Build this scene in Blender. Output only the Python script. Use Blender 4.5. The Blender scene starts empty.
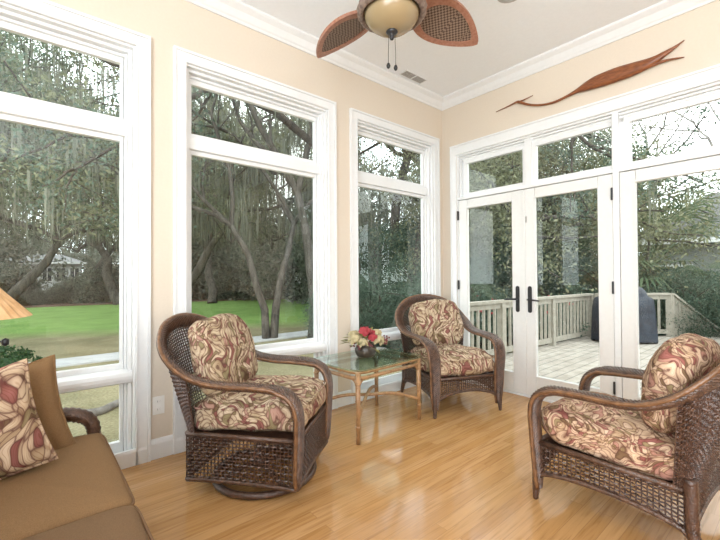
import bpy, math, random
import numpy as np
from mathutils import Vector, Matrix, noise

S = bpy.context.scene
COL = S.collection
PI = math.pi

# ------------------------------------------------------------------ camera
cd = bpy.data.cameras.new('camera'); cam = bpy.data.objects.new('camera', cd); COL.objects.link(cam)
cd.sensor_width = 36.0; cd.sensor_fit = 'HORIZONTAL'; cd.lens = 388.15 / 720 * 36.0
cd.clip_start = 0.02; cd.clip_end = 300
Fv = Vector((0.64785583, 0.76166488, 0.01222481)); Rv = Vector((0.76175561, -0.64783671, -0.00599913)); Uv = Vector((-0.00335036, -0.01319889, 0.99990728))
cam.matrix_world = Matrix(((Rv.x, Uv.x, -Fv.x, -3.6936), (Rv.y, Uv.y, -Fv.y, -2.8365), (Rv.z, Uv.z, -Fv.z, 1.2), (0, 0, 0, 1)))
S.camera = cam

# ------------------------------------------------------------------ world, light, exposure
W = bpy.data.worlds.new('world'); S.world = W; W.use_nodes = True
wn = W.node_tree.nodes; wl = W.node_tree.links
bg = wn['Background']
tc = wn.new('ShaderNodeTexCoord'); nz = wn.new('ShaderNodeTexNoise'); nz.inputs['Scale'].default_value = 2.2; nz.inputs['Detail'].default_value = 5
rp = wn.new('ShaderNodeValToRGB'); rp.color_ramp.elements[0].position = .35; rp.color_ramp.elements[0].color = (.80, .87, .95, 1)
rp.color_ramp.elements[1].position = .62; rp.color_ramp.elements[1].color = (1, 1, 1, 1)
wl.new(tc.outputs['Generated'], nz.inputs['Vector']); wl.new(nz.outputs['Fac'], rp.inputs['Fac']); wl.new(rp.outputs['Color'], bg.inputs['Color'])
SKY = 4.6
bg.inputs['Strength'].default_value = SKY

def area(name, loc, rot, sx, sy, power, col=(1, 1, 1)):
    l = bpy.data.lights.new(name, 'AREA'); l.shape = 'RECTANGLE'; l.size = sx; l.size_y = sy; l.energy = power; l.color = col
    o = bpy.data.objects.new(name, l); COL.objects.link(o); o.location = loc; o.rotation_euler = rot
    return o
# added fill lamps outside the rear window openings, tilted up to brighten the ceiling
area('fill_back_window', (-4.75, -6.25, 1.7), (PI/2 + .5, 0, 0), 1.1, 2.5, 120, (.93, .97, 1))
area('fill_side_window', (-5.85, -3.7, 1.7), (PI/2 + .5, 0, -PI/2), 3.0, 2.5, 215, (.93, .97, 1))

S.view_settings.view_transform = 'Standard'; S.view_settings.look = 'None'; S.view_settings.gamma = 1.0
S.view_settings.use_curve_mapping = False
S.view_settings.exposure = 0.06
S.cycles.max_bounces = 12; S.cycles.transparent_max_bounces = 16; S.cycles.sample_clamp_indirect = 6
S.cycles.caustics_reflective = False; S.cycles.caustics_refractive = False

# ------------------------------------------------------------------ materials
def mat(name, col=(.8, .8, .8), rough=.5, metal=0, spec=.5, coat=0):
    m = bpy.data.materials.new(name); m.use_nodes = True
    b = m.node_tree.nodes['Principled BSDF']
    b.inputs['Base Color'].default_value = (*col, 1); b.inputs['Roughness'].default_value = rough
    b.inputs['Metallic'].default_value = metal; b.inputs['Specular IOR Level'].default_value = spec
    b.inputs['Coat Weight'].default_value = coat
    return m, m.node_tree.nodes, m.node_tree.links, b
def node(ns, t, **kw):
    n = ns.new(t)
    for k, v in kw.items():
        if k in n.inputs: n.inputs[k].default_value = v
        else: setattr(n, k, v)
    return n
def ramp(ns, stops, interp='LINEAR'):
    r = ns.new('ShaderNodeValToRGB'); r.color_ramp.interpolation = interp
    e = r.color_ramp.elements
    while len(e) < len(stops): e.new(.5)
    for i, (p, c) in enumerate(stops):
        e[i].position = p; e[i].color = (*c, 1)
    return r
def bump(ns, ls, b, h, strength=.3, dist=.01):
    n = node(ns, 'ShaderNodeBump', Strength=strength, Distance=dist); ls.new(h, n.inputs['Height']); ls.new(n.outputs['Normal'], b.inputs['Normal'])
def noisy(name, c1, c2, scale, rough=.6, bs=.2, bd=.005, spec=.4, stretch=(1, 1, 1), coord='Object', detail=4, p=(.35, .65)):
    m, ns, ls, b = mat(name, c1, rough, spec=spec)
    t = node(ns, 'ShaderNodeTexCoord'); mp = node(ns, 'ShaderNodeMapping', Scale=stretch)
    n = node(ns, 'ShaderNodeTexNoise', Scale=scale, Detail=detail)
    r = ramp(ns, [(p[0], c1), (p[1], c2)])
    ls.new(t.outputs[coord], mp.inputs['Vector']); ls.new(mp.outputs[0], n.inputs['Vector']); ls.new(n.outputs['Fac'], r.inputs['Fac']); ls.new(r.outputs[0], b.inputs['Base Color'])
    if bs: bump(ns, ls, b, n.outputs['Fac'], bs, bd)
    return m

M = {}
M['wall'] = noisy('wall_paint', (.68, .60, .495), (.695, .615, .51), 60, .7, .05, .001)
M['ceiling'] = noisy('ceiling_paint', (.88, .905, .925), (.90, .925, .945), 40, .8, .04, .001)
M['trim'] = noisy('white_trim_paint', (.77, .785, .785), (.79, .805, .805), 30, .38, .03, .001, .5)
M['door'] = noisy('cream_door_paint', (.74, .745, .725), (.76, .765, .745), 30, .35, .03, .001, .5)
M['black_metal'] = noisy('black_metal', (.012, .012, .014), (.03, .03, .032), 80, .35, .1, .001)
M['plate'] = mat('white_plastic', (.82, .81, .77), .3)[0]
M['slot'] = mat('dark_slot', (.05, .05, .05), .6)[0]

def floor_mat():
    m, ns, ls, b = mat('oak_floor', (.6, .35, .15), .2, spec=.5)
    t = node(ns, 'ShaderNodeTexCoord')
    br = node(ns, 'ShaderNodeTexBrick', Scale=1.0, offset=.37, offset_frequency=2)
    br.inputs['Brick Width'].default_value = 1.1; br.inputs['Row Height'].default_value = .068; br.inputs['Mortar Size'].default_value = .0012
    br.inputs['Color1'].default_value = (0, 0, 0, 1); br.inputs['Color2'].default_value = (1, 1, 1, 1); br.inputs['Mortar'].default_value = (.5, .5, .5, 1); br.inputs['Bias'].default_value = 0
    ls.new(t.outputs['Object'], br.inputs['Vector'])
    r = ramp(ns, [(0, (.45, .24, .092)), (.35, (.49, .265, .102)), (.7, (.51, .285, .115)), (1, (.56, .325, .145))])
    ls.new(br.outputs['Color'], r.inputs['Fac'])
    mp = node(ns, 'ShaderNodeMapping', Scale=(1.2, 22, 1)); g = node(ns, 'ShaderNodeTexNoise', Scale=3.0, Detail=6, Distortion=.6)
    ls.new(t.outputs['Object'], mp.inputs['Vector']); 
    add = node(ns, 'ShaderNodeVectorMath', operation='ADD'); ls.new(mp.outputs[0], add.inputs[0]); ls.new(br.outputs['Color'], add.inputs[1]); ls.new(add.outputs[0], g.inputs['Vector'])
    gr = ramp(ns, [(.3, (.68, .60, .50)), (.5, (.98, .97, .95)), (.75, (1.08, 1.08, 1.06))])
    ls.new(g.outputs['Fac'], gr.inputs['Fac'])
    mx = node(ns, 'ShaderNodeMixRGB', blend_type='MULTIPLY', Fac=.8); ls.new(r.outputs[0], mx.inputs[1]); ls.new(gr.outputs[0], mx.inputs[2])
    mo = node(ns, 'ShaderNodeMixRGB', blend_type='MIX'); mo.inputs[2].default_value = (.36, .19, .08, 1)
    ls.new(br.outputs['Fac'], mo.inputs[0]); ls.new(mx.outputs[0], mo.inputs[1]); ls.new(mo.outputs[0], b.inputs['Base Color'])
    rr = node(ns, 'ShaderNodeMapRange'); rr.inputs['To Min'].default_value = .06; rr.inputs['To Max'].default_value = .15
    ls.new(g.outputs['Fac'], rr.inputs['Value']); ls.new(rr.outputs[0], b.inputs['Roughness'])
    bump(ns, ls, b, br.outputs['Fac'], -.25, .002)
    return m
M['floor'] = floor_mat()

def thin_glass(name, tint=(.96, .985, .97), boost=1.0):
    m = bpy.data.materials.new(name); m.use_nodes = True; ns = m.node_tree.nodes; ls = m.node_tree.links
    ns.remove(ns['Principled BSDF']); out = ns['Material Output']
    tr = node(ns, 'ShaderNodeBsdfTransparent'); tr.inputs['Color'].default_value = (*tint, 1)
    gl = node(ns, 'ShaderNodeBsdfGlossy', Roughness=.0); lw = node(ns, 'ShaderNodeLayerWeight', Blend=.5); pw = node(ns, 'ShaderNodeMath', operation='POWER'); pw.inputs[1].default_value = 5.0; ls.new(lw.outputs['Facing'], pw.inputs[0])
    fr = node(ns, 'ShaderNodeMath', operation='MULTIPLY_ADD'); fr.inputs[1].default_value = .96; fr.inputs[2].default_value = .035; ls.new(pw.outputs[0], fr.inputs[0])
    mu = node(ns, 'ShaderNodeMath', operation='MULTIPLY'); mu.inputs[1].default_value = boost; mu.use_clamp = True
    mx = node(ns, 'ShaderNodeMixShader'); ls.new(fr.outputs[0], mu.inputs[0]); ls.new(mu.outputs[0], mx.inputs[0]); ls.new(tr.outputs[0], mx.inputs[1]); ls.new(gl.outputs[0], mx.inputs[2]); ls.new(mx.outputs[0], out.inputs['Surface'])
    return m
M['glass'] = thin_glass('window_glass')
M['table_glass'] = thin_glass('table_glass', (.80, .93, .87), 1.3)

def floral(name, tint=(1, 1, 1), sc=1.0):
    m, ns, ls, b = mat(name, (.6, .5, .35), .85, spec=.15)
    t = node(ns, 'ShaderNodeTexCoord')
    def warped(off, amp, mscale, rot):
        mp0 = node(ns, 'ShaderNodeMapping', Location=off, Rotation=rot); ls.new(t.outputs['Object'], mp0.inputs['Vector'])
        n = node(ns, 'ShaderNodeTexNoise', Scale=6.0 * sc, Detail=1.0); ls.new(mp0.outputs[0], n.inputs['Vector'])
        s = node(ns, 'ShaderNodeVectorMath', operation='SCALE'); s.inputs['Scale'].default_value = amp; ls.new(n.outputs['Color'], s.inputs[0])
        a = node(ns, 'ShaderNodeVectorMath', operation='ADD'); ls.new(mp0.outputs[0], a.inputs[0]); ls.new(s.outputs[0], a.inputs[1])
        mp = node(ns, 'ShaderNodeMapping', Scale=mscale); ls.new(a.outputs[0], mp.inputs['Vector'])
        return mp.outputs[0]
    v1 = warped((0, 0, 0), .30, (62 * sc, 14 * sc, 26 * sc), (.5, .4, .6))
    vo = node(ns, 'ShaderNodeTexVoronoi', Scale=1.0, feature='F1'); ls.new(v1, vo.inputs['Vector'])
    ve = node(ns, 'ShaderNodeTexVoronoi', Scale=1.0, feature='DISTANCE_TO_EDGE'); ls.new(v1, ve.inputs['Vector'])
    sp = node(ns, 'ShaderNodeSeparateColor'); ls.new(vo.outputs['Color'], sp.inputs[0])
    cr = ramp(ns, [(0, (.58, .50, .38)), (.20, (.44, .36, .25)), (.34, (.27, .235, .14)), (.42, (.54, .46, .35)), (.60, (.27, .12, .11)), (.67, (.62, .54, .43)), (.84, (.42, .27, .23)), (.92, (.18, .13, .08))], 'CONSTANT')
    ls.new(sp.outputs[0], cr.inputs['Fac'])
    # darker toward one side of each leaf, so leaves read as folded
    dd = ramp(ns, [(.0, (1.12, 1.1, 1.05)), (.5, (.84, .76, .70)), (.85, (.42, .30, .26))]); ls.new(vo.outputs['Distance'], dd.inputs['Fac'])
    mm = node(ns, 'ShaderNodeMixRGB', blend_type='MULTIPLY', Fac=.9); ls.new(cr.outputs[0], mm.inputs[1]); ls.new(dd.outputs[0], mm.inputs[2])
    # veins
    wv = node(ns, 'ShaderNodeTexWave', Scale=1.1, Distortion=3.0, Detail=1.0); ls.new(v1, wv.inputs['Vector'])
    wr = ramp(ns, [(.0, (.62, .50, .42)), (.16, (1, 1, 1))]); ls.new(wv.outputs['Fac'], wr.inputs['Fac'])
    m2 = node(ns, 'ShaderNodeMixRGB', blend_type='MULTIPLY', Fac=.7); ls.new(mm.outputs[0], m2.inputs[1]); ls.new(wr.outputs[0], m2.inputs[2])
    er = ramp(ns, [(.015, (.75, .75, .75)), (.09, (0, 0, 0))]); ls.new(ve.outputs['Distance'], er.inputs['Fac'])
    m3 = node(ns, 'ShaderNodeMixRGB', blend_type='MIX'); m3.inputs[2].default_value = (.11, .05, .04, 1)
    ls.new(er.outputs[0], m3.inputs[0]); ls.new(m2.outputs[0], m3.inputs[1])
    m4 = node(ns, 'ShaderNodeMixRGB', blend_type='MULTIPLY', Fac=1); m4.inputs[2].default_value = (*tint, 1); ls.new(m3.outputs[0], m4.inputs[1])
    ls.new(m4.outputs[0], b.inputs['Base Color'])
    fb = node(ns, 'ShaderNodeTexNoise', Scale=260.0); ls.new(t.outputs['Object'], fb.inputs['Vector']); bump(ns, ls, b, fb.outputs['Fac'], .25, .002)
    return m
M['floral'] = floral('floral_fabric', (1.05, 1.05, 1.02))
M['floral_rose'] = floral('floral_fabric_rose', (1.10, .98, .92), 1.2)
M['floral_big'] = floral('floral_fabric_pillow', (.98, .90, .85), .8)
M['brown'] = noisy('brown_twill', (.195, .112, .052), (.245, .145, .070), 300, .9, .3, .001, .15)
M['brown_grey'] = noisy('greyed_brown_twill', (.168, .100, .053), (.212, .130, .070), 300, .9, .3, .001, .15)
M['brown_dark'] = noisy('brown_twill_dark', (.17, .095, .05), (.21, .12, .065), 300, .9, .3, .001, .15)

def wicker(name, c1, c2, ring=150, rough=.30):
    m, ns, ls, b = mat(name, c1, rough, spec=.6)
    t = node(ns, 'ShaderNodeTexCoord')
    n = node(ns, 'ShaderNodeTexNoise', Scale=35.0, Detail=3); ls.new(t.outputs['Object'], n.inputs['Vector'])
    r = ramp(ns, [(.32, c1), (.7, c2)]); ls.new(n.outputs['Fac'], r.inputs['Fac'])
    ls.new(r.outputs[0], b.inputs['Base Color'])
    v = node(ns, 'ShaderNodeTexVoronoi', Scale=float(ring)); ls.new(t.outputs['Object'], v.inputs['Vector']); bump(ns, ls, b, v.outputs['Distance'], .5, .004)
    return m
M['wicker'] = wicker('dark_wicker', (.040, .018, .011), (.10, .05, .031))
M['wicker_worn'] = wicker('worn_wicker', (.045, .022, .013), (.13, .068, .042))
M['cane_edge'] = wicker('brown_cane_edge', (.11, .05, .022), (.22, .11, .05), 70, .3)
M['rattan'] = wicker('honey_rattan', (.25, .13, .055), (.42, .24, .11), 60, .35)
M['bronze'] = noisy('dark_bronze', (.035, .028, .022), (.08, .062, .045), 20, .3, .2, .002)
M['bird_wood'] = noisy('red_brown_wood', (.15, .045, .016), (.28, .095, .032), 14, .4, .2, .002, .5, (1, 1.5, 9))
M['fan_wood'] = noisy('mahogany_fan_wood', (.30, .135, .085), (.40, .20, .135), 18, .35, .1, .001, .5, (3, 3, 3))
M['fan_body'] = noisy('antique_fan_body', (.15, .10, .08), (.30, .23, .19), 45, .45, .5, .004)
M['amber'] = mat('amber_glass_bowl', (.34, .26, .145), .22, spec=.6)[0]
def cane_mat():
    m, ns, ls, b = mat('woven_cane', (.2, .12, .08), .55)
    t = node(ns, 'ShaderNodeTexCoord'); mp = node(ns, 'ShaderNodeMapping', Scale=(75, 75, 75)); ls.new(t.outputs['Object'], mp.inputs['Vector'])
    c = node(ns, 'ShaderNodeTexChecker', Scale=1.0); ls.new(mp.outputs[0], c.inputs['Vector']); c.inputs['Color1'].default_value = (.26, .19, .14, 1); c.inputs['Color2'].default_value = (.075, .04, .026, 1)
    ls.new(c.outputs['Color'], b.inputs['Base Color']); bump(ns, ls, b, c.outputs['Fac'], .5, .002)
    return m
M['cane'] = cane_mat()
M['vent'] = mat('vent_metal', (.45, .44, .42), .5)[0]
M['shade'] = noisy('straw_shade', (.62, .36, .17), (.78, .50, .27), 30, .8, .4, .003, .2, (1, 1, .15))
M['rose'] = noisy('red_petals', (.28, .02, .03), (.42, .06, .07), 40, .7, .3, .004)
M['cream_petal'] = noisy('cream_petals', (.38, .32, .17), (.56, .48, .30), 30, .8, .3, .004)
M['olive_leaf'] = noisy('olive_leaves', (.13, .13, .04), (.30, .28, .10), 30, .6, .3, .004)
M['berry'] = noisy('plum_berries', (.12, .02, .03), (.2, .05, .05), 30, .4, .1, .002)
M['deck'] = None
def plank_mat(name, c1, c2, w, rot=0.0):
    m, ns, ls, b = mat(name, c1, .75, spec=.3)
    t = node(ns, 'ShaderNodeTexCoord'); mp = node(ns, 'ShaderNodeMapping', Rotation=(0, 0, rot)); ls.new(t.outputs['Object'], mp.inputs['Vector'])
    br = node(ns, 'ShaderNodeTexBrick', Scale=1.0, offset=.4); br.inputs['Brick Width'].default_value = 3.4; br.inputs['Row Height'].default_value = w; br.inputs['Mortar Size'].default_value = .005
    br.inputs['Color1'].default_value = (*c1, 1); br.inputs['Color2'].default_value = (*c2, 1); br.inputs['Mortar'].default_value = (.12, .11, .10, 1)
    ls.new(mp.outputs[0], br.inputs['Vector'])
    n = node(ns, 'ShaderNodeTexNoise', Scale=6.0, Detail=6); ls.new(t.outputs['Object'], n.inputs['Vector']); r = ramp(ns, [(.35, (.80, .79, .77)), (.6, (1.08, 1.08, 1.08))]); ls.new(n.outputs['Fac'], r.inputs['Fac'])
    mx = node(ns, 'ShaderNodeMixRGB', blend_type='MULTIPLY', Fac=1); ls.new(br.outputs['Color'], mx.inputs[1]); ls.new(r.outputs[0], mx.inputs[2]); ls.new(mx.outputs[0], b.inputs['Base Color'])
    return m
M['deck'] = plank_mat('weathered_deck', (.40, .365, .315), (.36, .325, .28), .14)
M['rail'] = noisy('cream_rail_paint', (.31, .285, .235), (.37, .345, .29), 12, .7, .1, .003)
M['grill'] = noisy('navy_grill_cover', (.014, .018, .027), (.032, .04, .055), 6, .55, .4, .03)
M['bark'] = noisy('tree_bark', (.052, .047, .04), (.115, .105, .09), 9, .95, .6, .05, .1, (1, 1, .2))
M['bark_dark'] = noisy('pine_bark', (.035, .03, .026), (.09, .075, .062), 9, .95, .6, .05, .1, (1, 1, .2))
M['bark_grey'] = noisy('grey_bark', (.13, .12, .11), (.24, .225, .205), 9, .95, .4, .03, .1, (1, 1, .2))

def leaf_mat(name, c1, c2, c3, rough=.55):
    m, ns, ls, b = mat(name, c1, rough, spec=.35)
    g = node(ns, 'ShaderNodeNewGeometry'); r = ramp(ns, [(0, c1), (.5, c2), (1, c3)])
    ls.new(g.outputs['Random Per Island'], r.inputs['Fac']); ls.new(r.outputs[0], b.inputs['Base Color'])
    out = ns['Material Output']; tl = node(ns, 'ShaderNodeBsdfTranslucent'); ls.new(r.outputs[0], tl.inputs['Color'])
    mx = node(ns, 'ShaderNodeMixShader', Fac=.3); ls.new(b.outputs[0], mx.inputs[1]); ls.new(tl.outputs[0], mx.inputs[2]); ls.new(mx.outputs[0], out.inputs['Surface'])
    return m
M['leaf_oak'] = leaf_mat('oak_leaves', (.06, .085, .048), (.11, .145, .08), (.19, .22, .13))
M['leaf_olive'] = leaf_mat('olive_green_leaves', (.11, .12, .065), (.175, .19, .105), (.27, .28, .165))
M['leaf_dark'] = leaf_mat('dark_green_leaves', (.04, .07, .05), (.08, .125, .085), (.135, .19, .135))
M['leaf_far'] = leaf_mat('far_leaves', (.10, .12, .09), (.17, .185, .14), (.25, .26, .205))
M['moss'] = leaf_mat('grey_moss', (.13, .145, .11), (.19, .20, .155), (.27, .28, .22), .95)
M['shrub'] = leaf_mat('boxwood_leaves', (.02, .055, .02), (.04, .09, .032), (.07, .14, .05))
M['palm_leaf'] = leaf_mat('palm_leaves', (.05, .085, .04), (.09, .14, .07), (.15, .20, .11))

def ground_mat():
    m, ns, ls, b = mat('lawn_grass', (.2, .3, .1), .95, spec=.1)
    t = node(ns, 'ShaderNodeTexCoord'); sx = node(ns, 'ShaderNodeSeparateXYZ'); ls.new(t.outputs['Object'], sx.inputs[0])
    n = node(ns, 'ShaderNodeTexNoise', Scale=.35, Detail=3); ls.new(t.outputs['Object'], n.inputs['Vector'])
    a = node(ns, 'ShaderNodeMath', operation='MULTIPLY_ADD'); a.inputs[1].default_value = 2.0; ls.new(n.outputs['Fac'], a.inputs[0]); ls.new(sx.outputs['Y'], a.inputs[2])
    # + slope with x, so the mown edge runs a little oblique
    a2 = node(ns, 'ShaderNodeMath', operation='MULTIPLY_ADD'); a2.inputs[1].default_value = .42; ls.new(sx.outputs['X'], a2.inputs[0]); ls.new(a.outputs[0], a2.inputs[2])
    mr = node(ns, 'ShaderNodeMapRange'); mr.inputs['From Min'].default_value = 11.2; mr.inputs['From Max'].default_value = 13.2; ls.new(a2.outputs[0], mr.inputs['Value'])
    gn = node(ns, 'ShaderNodeTexNoise', Scale=1.2, Detail=5); ls.new(t.outputs['Object'], gn.inputs['Vector'])
    tan = ramp(ns, [(.3, (.18, .165, .095)), (.6, (.26, .235, .145))]); grn = ramp(ns, [(.3, (.16, .275, .075)), (.7, (.22, .36, .105))])
    ls.new(gn.outputs['Fac'], tan.inputs['Fac']); ls.new(gn.outputs['Fac'], grn.inputs['Fac'])
    mx = node(ns, 'ShaderNodeMixRGB'); ls.new(mr.outputs[0], mx.inputs[0]); ls.new(tan.outputs[0], mx.inputs[1]); ls.new(grn.outputs[0], mx.inputs[2])
    fn = node(ns, 'ShaderNodeTexNoise', Scale=28.0, Detail=4); ls.new(t.outputs['Object'], fn.inputs['Vector']); fr = ramp(ns, [(.3, (.72, .72, .7)), (.7, (1.2, 1.2, 1.2))]); ls.new(fn.outputs['Fac'], fr.inputs['Fac'])
    m2 = node(ns, 'ShaderNodeMixRGB', blend_type='MULTIPLY', Fac=1); ls.new(mx.outputs[0], m2.inputs[1]); ls.new(fr.outputs[0], m2.inputs[2]); ls.new(m2.outputs[0], b.inputs['Base Color'])
    bump(ns, ls, b, fn.outputs['Fac'], .6, .03)
    return m
M['lawn'] = ground_mat()
M['mulch'] = noisy('pine_straw_mulch', (.10, .055, .035), (.17, .10, .07), 3, .95, .5, .05)
M['woodland'] = noisy('woodland_floor', (.05, .045, .025), (.09, .09, .045), 2, .95, .5, .05)
M['concrete'] = noisy('pale_concrete', (.40, .41, .41), (.48, .49, .49), 4, .85, .2, .005)
M['siding'] = noisy('pale_siding', (.42, .44, .44), (.48, .50, .50), 3, .8, .1, .01)
M['siding_grey'] = noisy('grey_green_siding', (.19, .21, .19), (.24, .26, .235), 3, .8, .1, .01)
M['roof'] = noisy('grey_shingle', (.09, .095, .095), (.15, .155, .15), 8, .9, .4, .02)
M['dark_pane'] = mat('dark_house_glass', (.02, .025, .03), .1)[0]
M['white_paint'] = noisy('white_exterior_paint', (.60, .62, .60), (.66, .67, .65), 5, .6, .05, .003)

# ------------------------------------------------------------------ mesh helpers
class MB:
    def __init__(s): s.v = []; s.f = []; s.k = 0; s.j = 1
    def add(s, vs, fs):
        o = len(s.v); s.v.extend([tuple(p) for p in vs]); s.f.extend([tuple(i + o for i in f) for f in fs]); return s
    def box(s, x0, x1, y0, y1, z0, z1):
        x0, x1 = sorted((x0, x1)); y0, y1 = sorted((y0, y1)); z0, z1 = sorted((z0, z1))
        s.k += 1; e = .00025 * ((s.k * 3) % 7) * s.j      # no two boards of a frame share a face exactly
        x0 += e; x1 -= e; y0 += e; y1 -= e; z0 += e; z1 -= e
        return s.add([(x0, y0, z0), (x1, y0, z0), (x1, y1, z0), (x0, y1, z0), (x0, y0, z1), (x1, y0, z1), (x1, y1, z1), (x0, y1, z1)],
                     [(0, 3, 2, 1), (4, 5, 6, 7), (0, 1, 5, 4), (1, 2, 6, 5), (2, 3, 7, 6), (3, 0, 4, 7)])
    def obox(s, p, q, w, h):      # bar from p to q, width w (horizontal), height h
        p, q = Vector(p), Vector(q); d = (q - p).normalized(); up = Vector((0, 0, 1)) if abs(d.z) < .95 else Vector((1, 0, 0))
        a = d.cross(up).normalized() * (w / 2); b = a.cross(d).normalized() * (h / 2)
        vs = [p - a - b, p + a - b, p + a + b, p - a + b, q - a - b, q + a - b, q + a + b, q - a + b]
        return s.add(vs, [(0, 1, 2, 3), (7, 6, 5, 4), (0, 4, 5, 1), (1, 5, 6, 2), (2, 6, 7, 3), (3, 7, 4, 0)])
    def tube(s, pts, r, n=8, caps=True, closed=False, flat=1.0):
        pts = [Vector(p) for p in pts]; N = len(pts)
        rs = r if hasattr(r, '__len__') else [r] * N
        T = []
        for i in range(N):
            a = pts[(i - 1) % N] if (closed or i > 0) else pts[i]; b = pts[(i + 1) % N] if (closed or i < N - 1) else pts[i]
            t = (b - a); T.append(t.normalized() if t.length > 1e-9 else Vector((0, 0, 1)))
        u = T[0].orthogonal().normalized()
        if abs(T[0].z) < .9: u = T[0].cross(Vector((0, 0, 1))).normalized()
        vs = []
        for i in range(N):
            u = u - T[i] * u.dot(T[i]); u.normalize(); w = T[i].cross(u)
            for k in range(n):
                a = 2 * PI * k / n; vs.append(pts[i] + u * (math.cos(a) * rs[i]) + w * (math.sin(a) * rs[i] * flat))
        fs = []
        for i in range(N if closed else N - 1):
            j = (i + 1) % N
            for k in range(n):
                l = (k + 1) % n; fs.append((i * n + k, i * n + l, j * n + l, j * n + k))
        if caps and not closed:
            fs.append(tuple(range(n - 1, -1, -1))); fs.append(tuple((N - 1) * n + k for k in range(n)))
        return s.add(vs, fs)
    def lathe(s, prof, n=24, c=(0, 0, 0)):
        vs = []
        for (r, z) in prof:
            for k in range(n):
                a = 2 * PI * k / n; vs.append((c[0] + r * math.cos(a), c[1] + r * math.sin(a), c[2] + z))
        fs = []
        for i in range(len(prof) - 1):
            for k in range(n):
                l = (k + 1) % n; fs.append((i * n + k, i * n + l, (i + 1) * n + l, (i + 1) * n + k))
        if prof[0][0] > 1e-6: fs.append(tuple(range(n - 1, -1, -1)))
        if prof[-1][0] > 1e-6: fs.append(tuple((len(prof) - 1) * n + k for k in range(n)))
        return s.add(vs, fs)
    def prism(s, poly, z0, z1):
        n = len(poly); vs = [(x, y, z0) for x, y in poly] + [(x, y, z1) for x, y in poly]
        return s.add(vs, [tuple(range(n - 1, -1, -1)), tuple(range(n, 2 * n))] + [(i, (i + 1) % n, n + (i + 1) % n, n + i) for i in range(n)])
    def extrude(s, prof, axis, a, b):   # prof = closed list of (p, z) across; axis 'x' or 'y' is the run
        n = len(prof)
        mk = (lambda t: [(t, p, z) for p, z in prof]) if axis == 'x' else (lambda t: [(p, t, z) for p, z in prof])
        return s.add(mk(a) + mk(b), [tuple(range(n - 1, -1, -1)), tuple(range(n, 2 * n))] + [(i, (i + 1) % n, n + (i + 1) % n, n + i) for i in range(n)])
    def build(s, name, m, parent=None, smooth=False, bevel=0, mw=None):
        me = bpy.data.meshes.new(name); me.from_pydata(s.v, [], s.f); me.update()
        import bmesh
        bm = bmesh.new(); bm.from_mesh(me); bmesh.ops.recalc_face_normals(bm, faces=bm.faces); bm.to_mesh(me); bm.free()
        me.materials.append(m)
        if smooth: me.polygons.foreach_set('use_smooth', [True] * len(me.polygons))
        o = bpy.data.objects.new(name, me); COL.objects.link(o)
        if parent: o.parent = parent
        if bevel:
            b = o.modifiers.new('bevel', 'BEVEL'); b.width = bevel; b.segments = 2; b.limit_method = 'ANGLE'
        return o

def tag(o, label=None, cat=None, group=None, kind=None):
    if label: o['label'] = label
    if cat: o['category'] = cat
    if group: o['group'] = group
    if kind: o['kind'] = kind
    return o
def struct(o, label=None, cat=None): return tag(o, label, cat, None, 'structure')
def empty(name, loc=(0, 0, 0), rz=0):
    o = bpy.data.objects.new(name, None); COL.objects.link(o); o.location = loc; o.rotation_euler = (0, 0, rz); o.empty_display_size = .1
    return o
def copy_tree(o, parent=None):
    c = o.copy(); COL.objects.link(c); c.parent = parent
    for ch in list(o.children): copy_tree(ch, c)
    return c
def catmull(P, per=8, closed=False):
    P = [np.array(p, float) for p in P]; n = len(P); out = []
    rng = range(n) if closed else range(n - 1)
    for i in rng:
        p0 = P[(i - 1) % n] if (closed or i > 0) else 2 * P[0] - P[1]; p1 = P[i]; p2 = P[(i + 1) % n]
        p3 = P[(i + 2) % n] if (closed or i < n - 2) else 2 * P[-1] - P[-2]
        for k in range(per):
            t = k / per
            out.append(.5 * ((2 * p1) + (-p0 + p2) * t + (2 * p0 - 5 * p1 + 4 * p2 - p3) * t * t + (-p0 + 3 * p1 - 3 * p2 + p3) * t ** 3))
    if not closed: out.append(P[-1])
    return out
def resample(P, step):
    P = np.array(P); d = np.r_[0, np.cumsum(np.linalg.norm(np.diff(P[:, :3], axis=0), axis=1))]
    n = max(2, int(d[-1] / step)); t = np.linspace(0, d[-1], n + 1)
    return np.stack([np.interp(t, d, P[:, k]) for k in range(P.shape[1])], 1)
def wrapped(mb, P4, step=.007, n=10, amp=.10):
    """tube whose radius ripples like cane wrapped round it; P4 = (x, y, z, r)"""
    Q = resample(P4, step); r = [q[3] * (1 + (amp if i % 2 else -amp)) for i, q in enumerate(Q)]
    mb.tube([q[:3] for q in Q], r, n); return mb
def weave(mb, A, B, nu, nv, r=.0035, amp=.004, per=2, skip=0):
    """basket weave over the loft between polylines A (bottom) and B (top): nu uprights, nv courses"""
    A = np.array(A, float); B = np.array(B, float); K = len(A)
    def at(u, v):
        x = u * (K - 1); i = min(int(x), K - 2); f = x - i
        a = A[i] * (1 - f) + A[i + 1] * f; b = B[i] * (1 - f) + B[i + 1] * f; return a * (1 - v) + b * v
    def nrm(u, v):
        e = 1e-2; du = at(min(u + e, 1), v) - at(max(u - e, 0), v); dv = at(u, min(v + e, 1)) - at(u, max(v - e, 0))
        n = np.cross(du, dv); l = np.linalg.norm(n); return n / l if l > 1e-9 else np.array([0, 0, 1.])
    for i in range(nu + 1):
        u = i / nu; mb.tube([at(u, j / 6) for j in range(7)], r * 1.1, 4, False)
    for j in range(nv + 1):
        v = j / nv; pts = []
        for i in range(nu * per + 1):
            u = i / (nu * per); s = 1 if ((i // per) + j) % 2 else -1
            a = amp * s * (1 if i % per == 0 else 0)
            pts.append(at(u, v) + nrm(u, v) * a)
        mb.tube(pts, r * 1.25, 4, False)
    return mb
def sgnpow(x, e): return math.copysign(abs(x) ** e, x)
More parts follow.
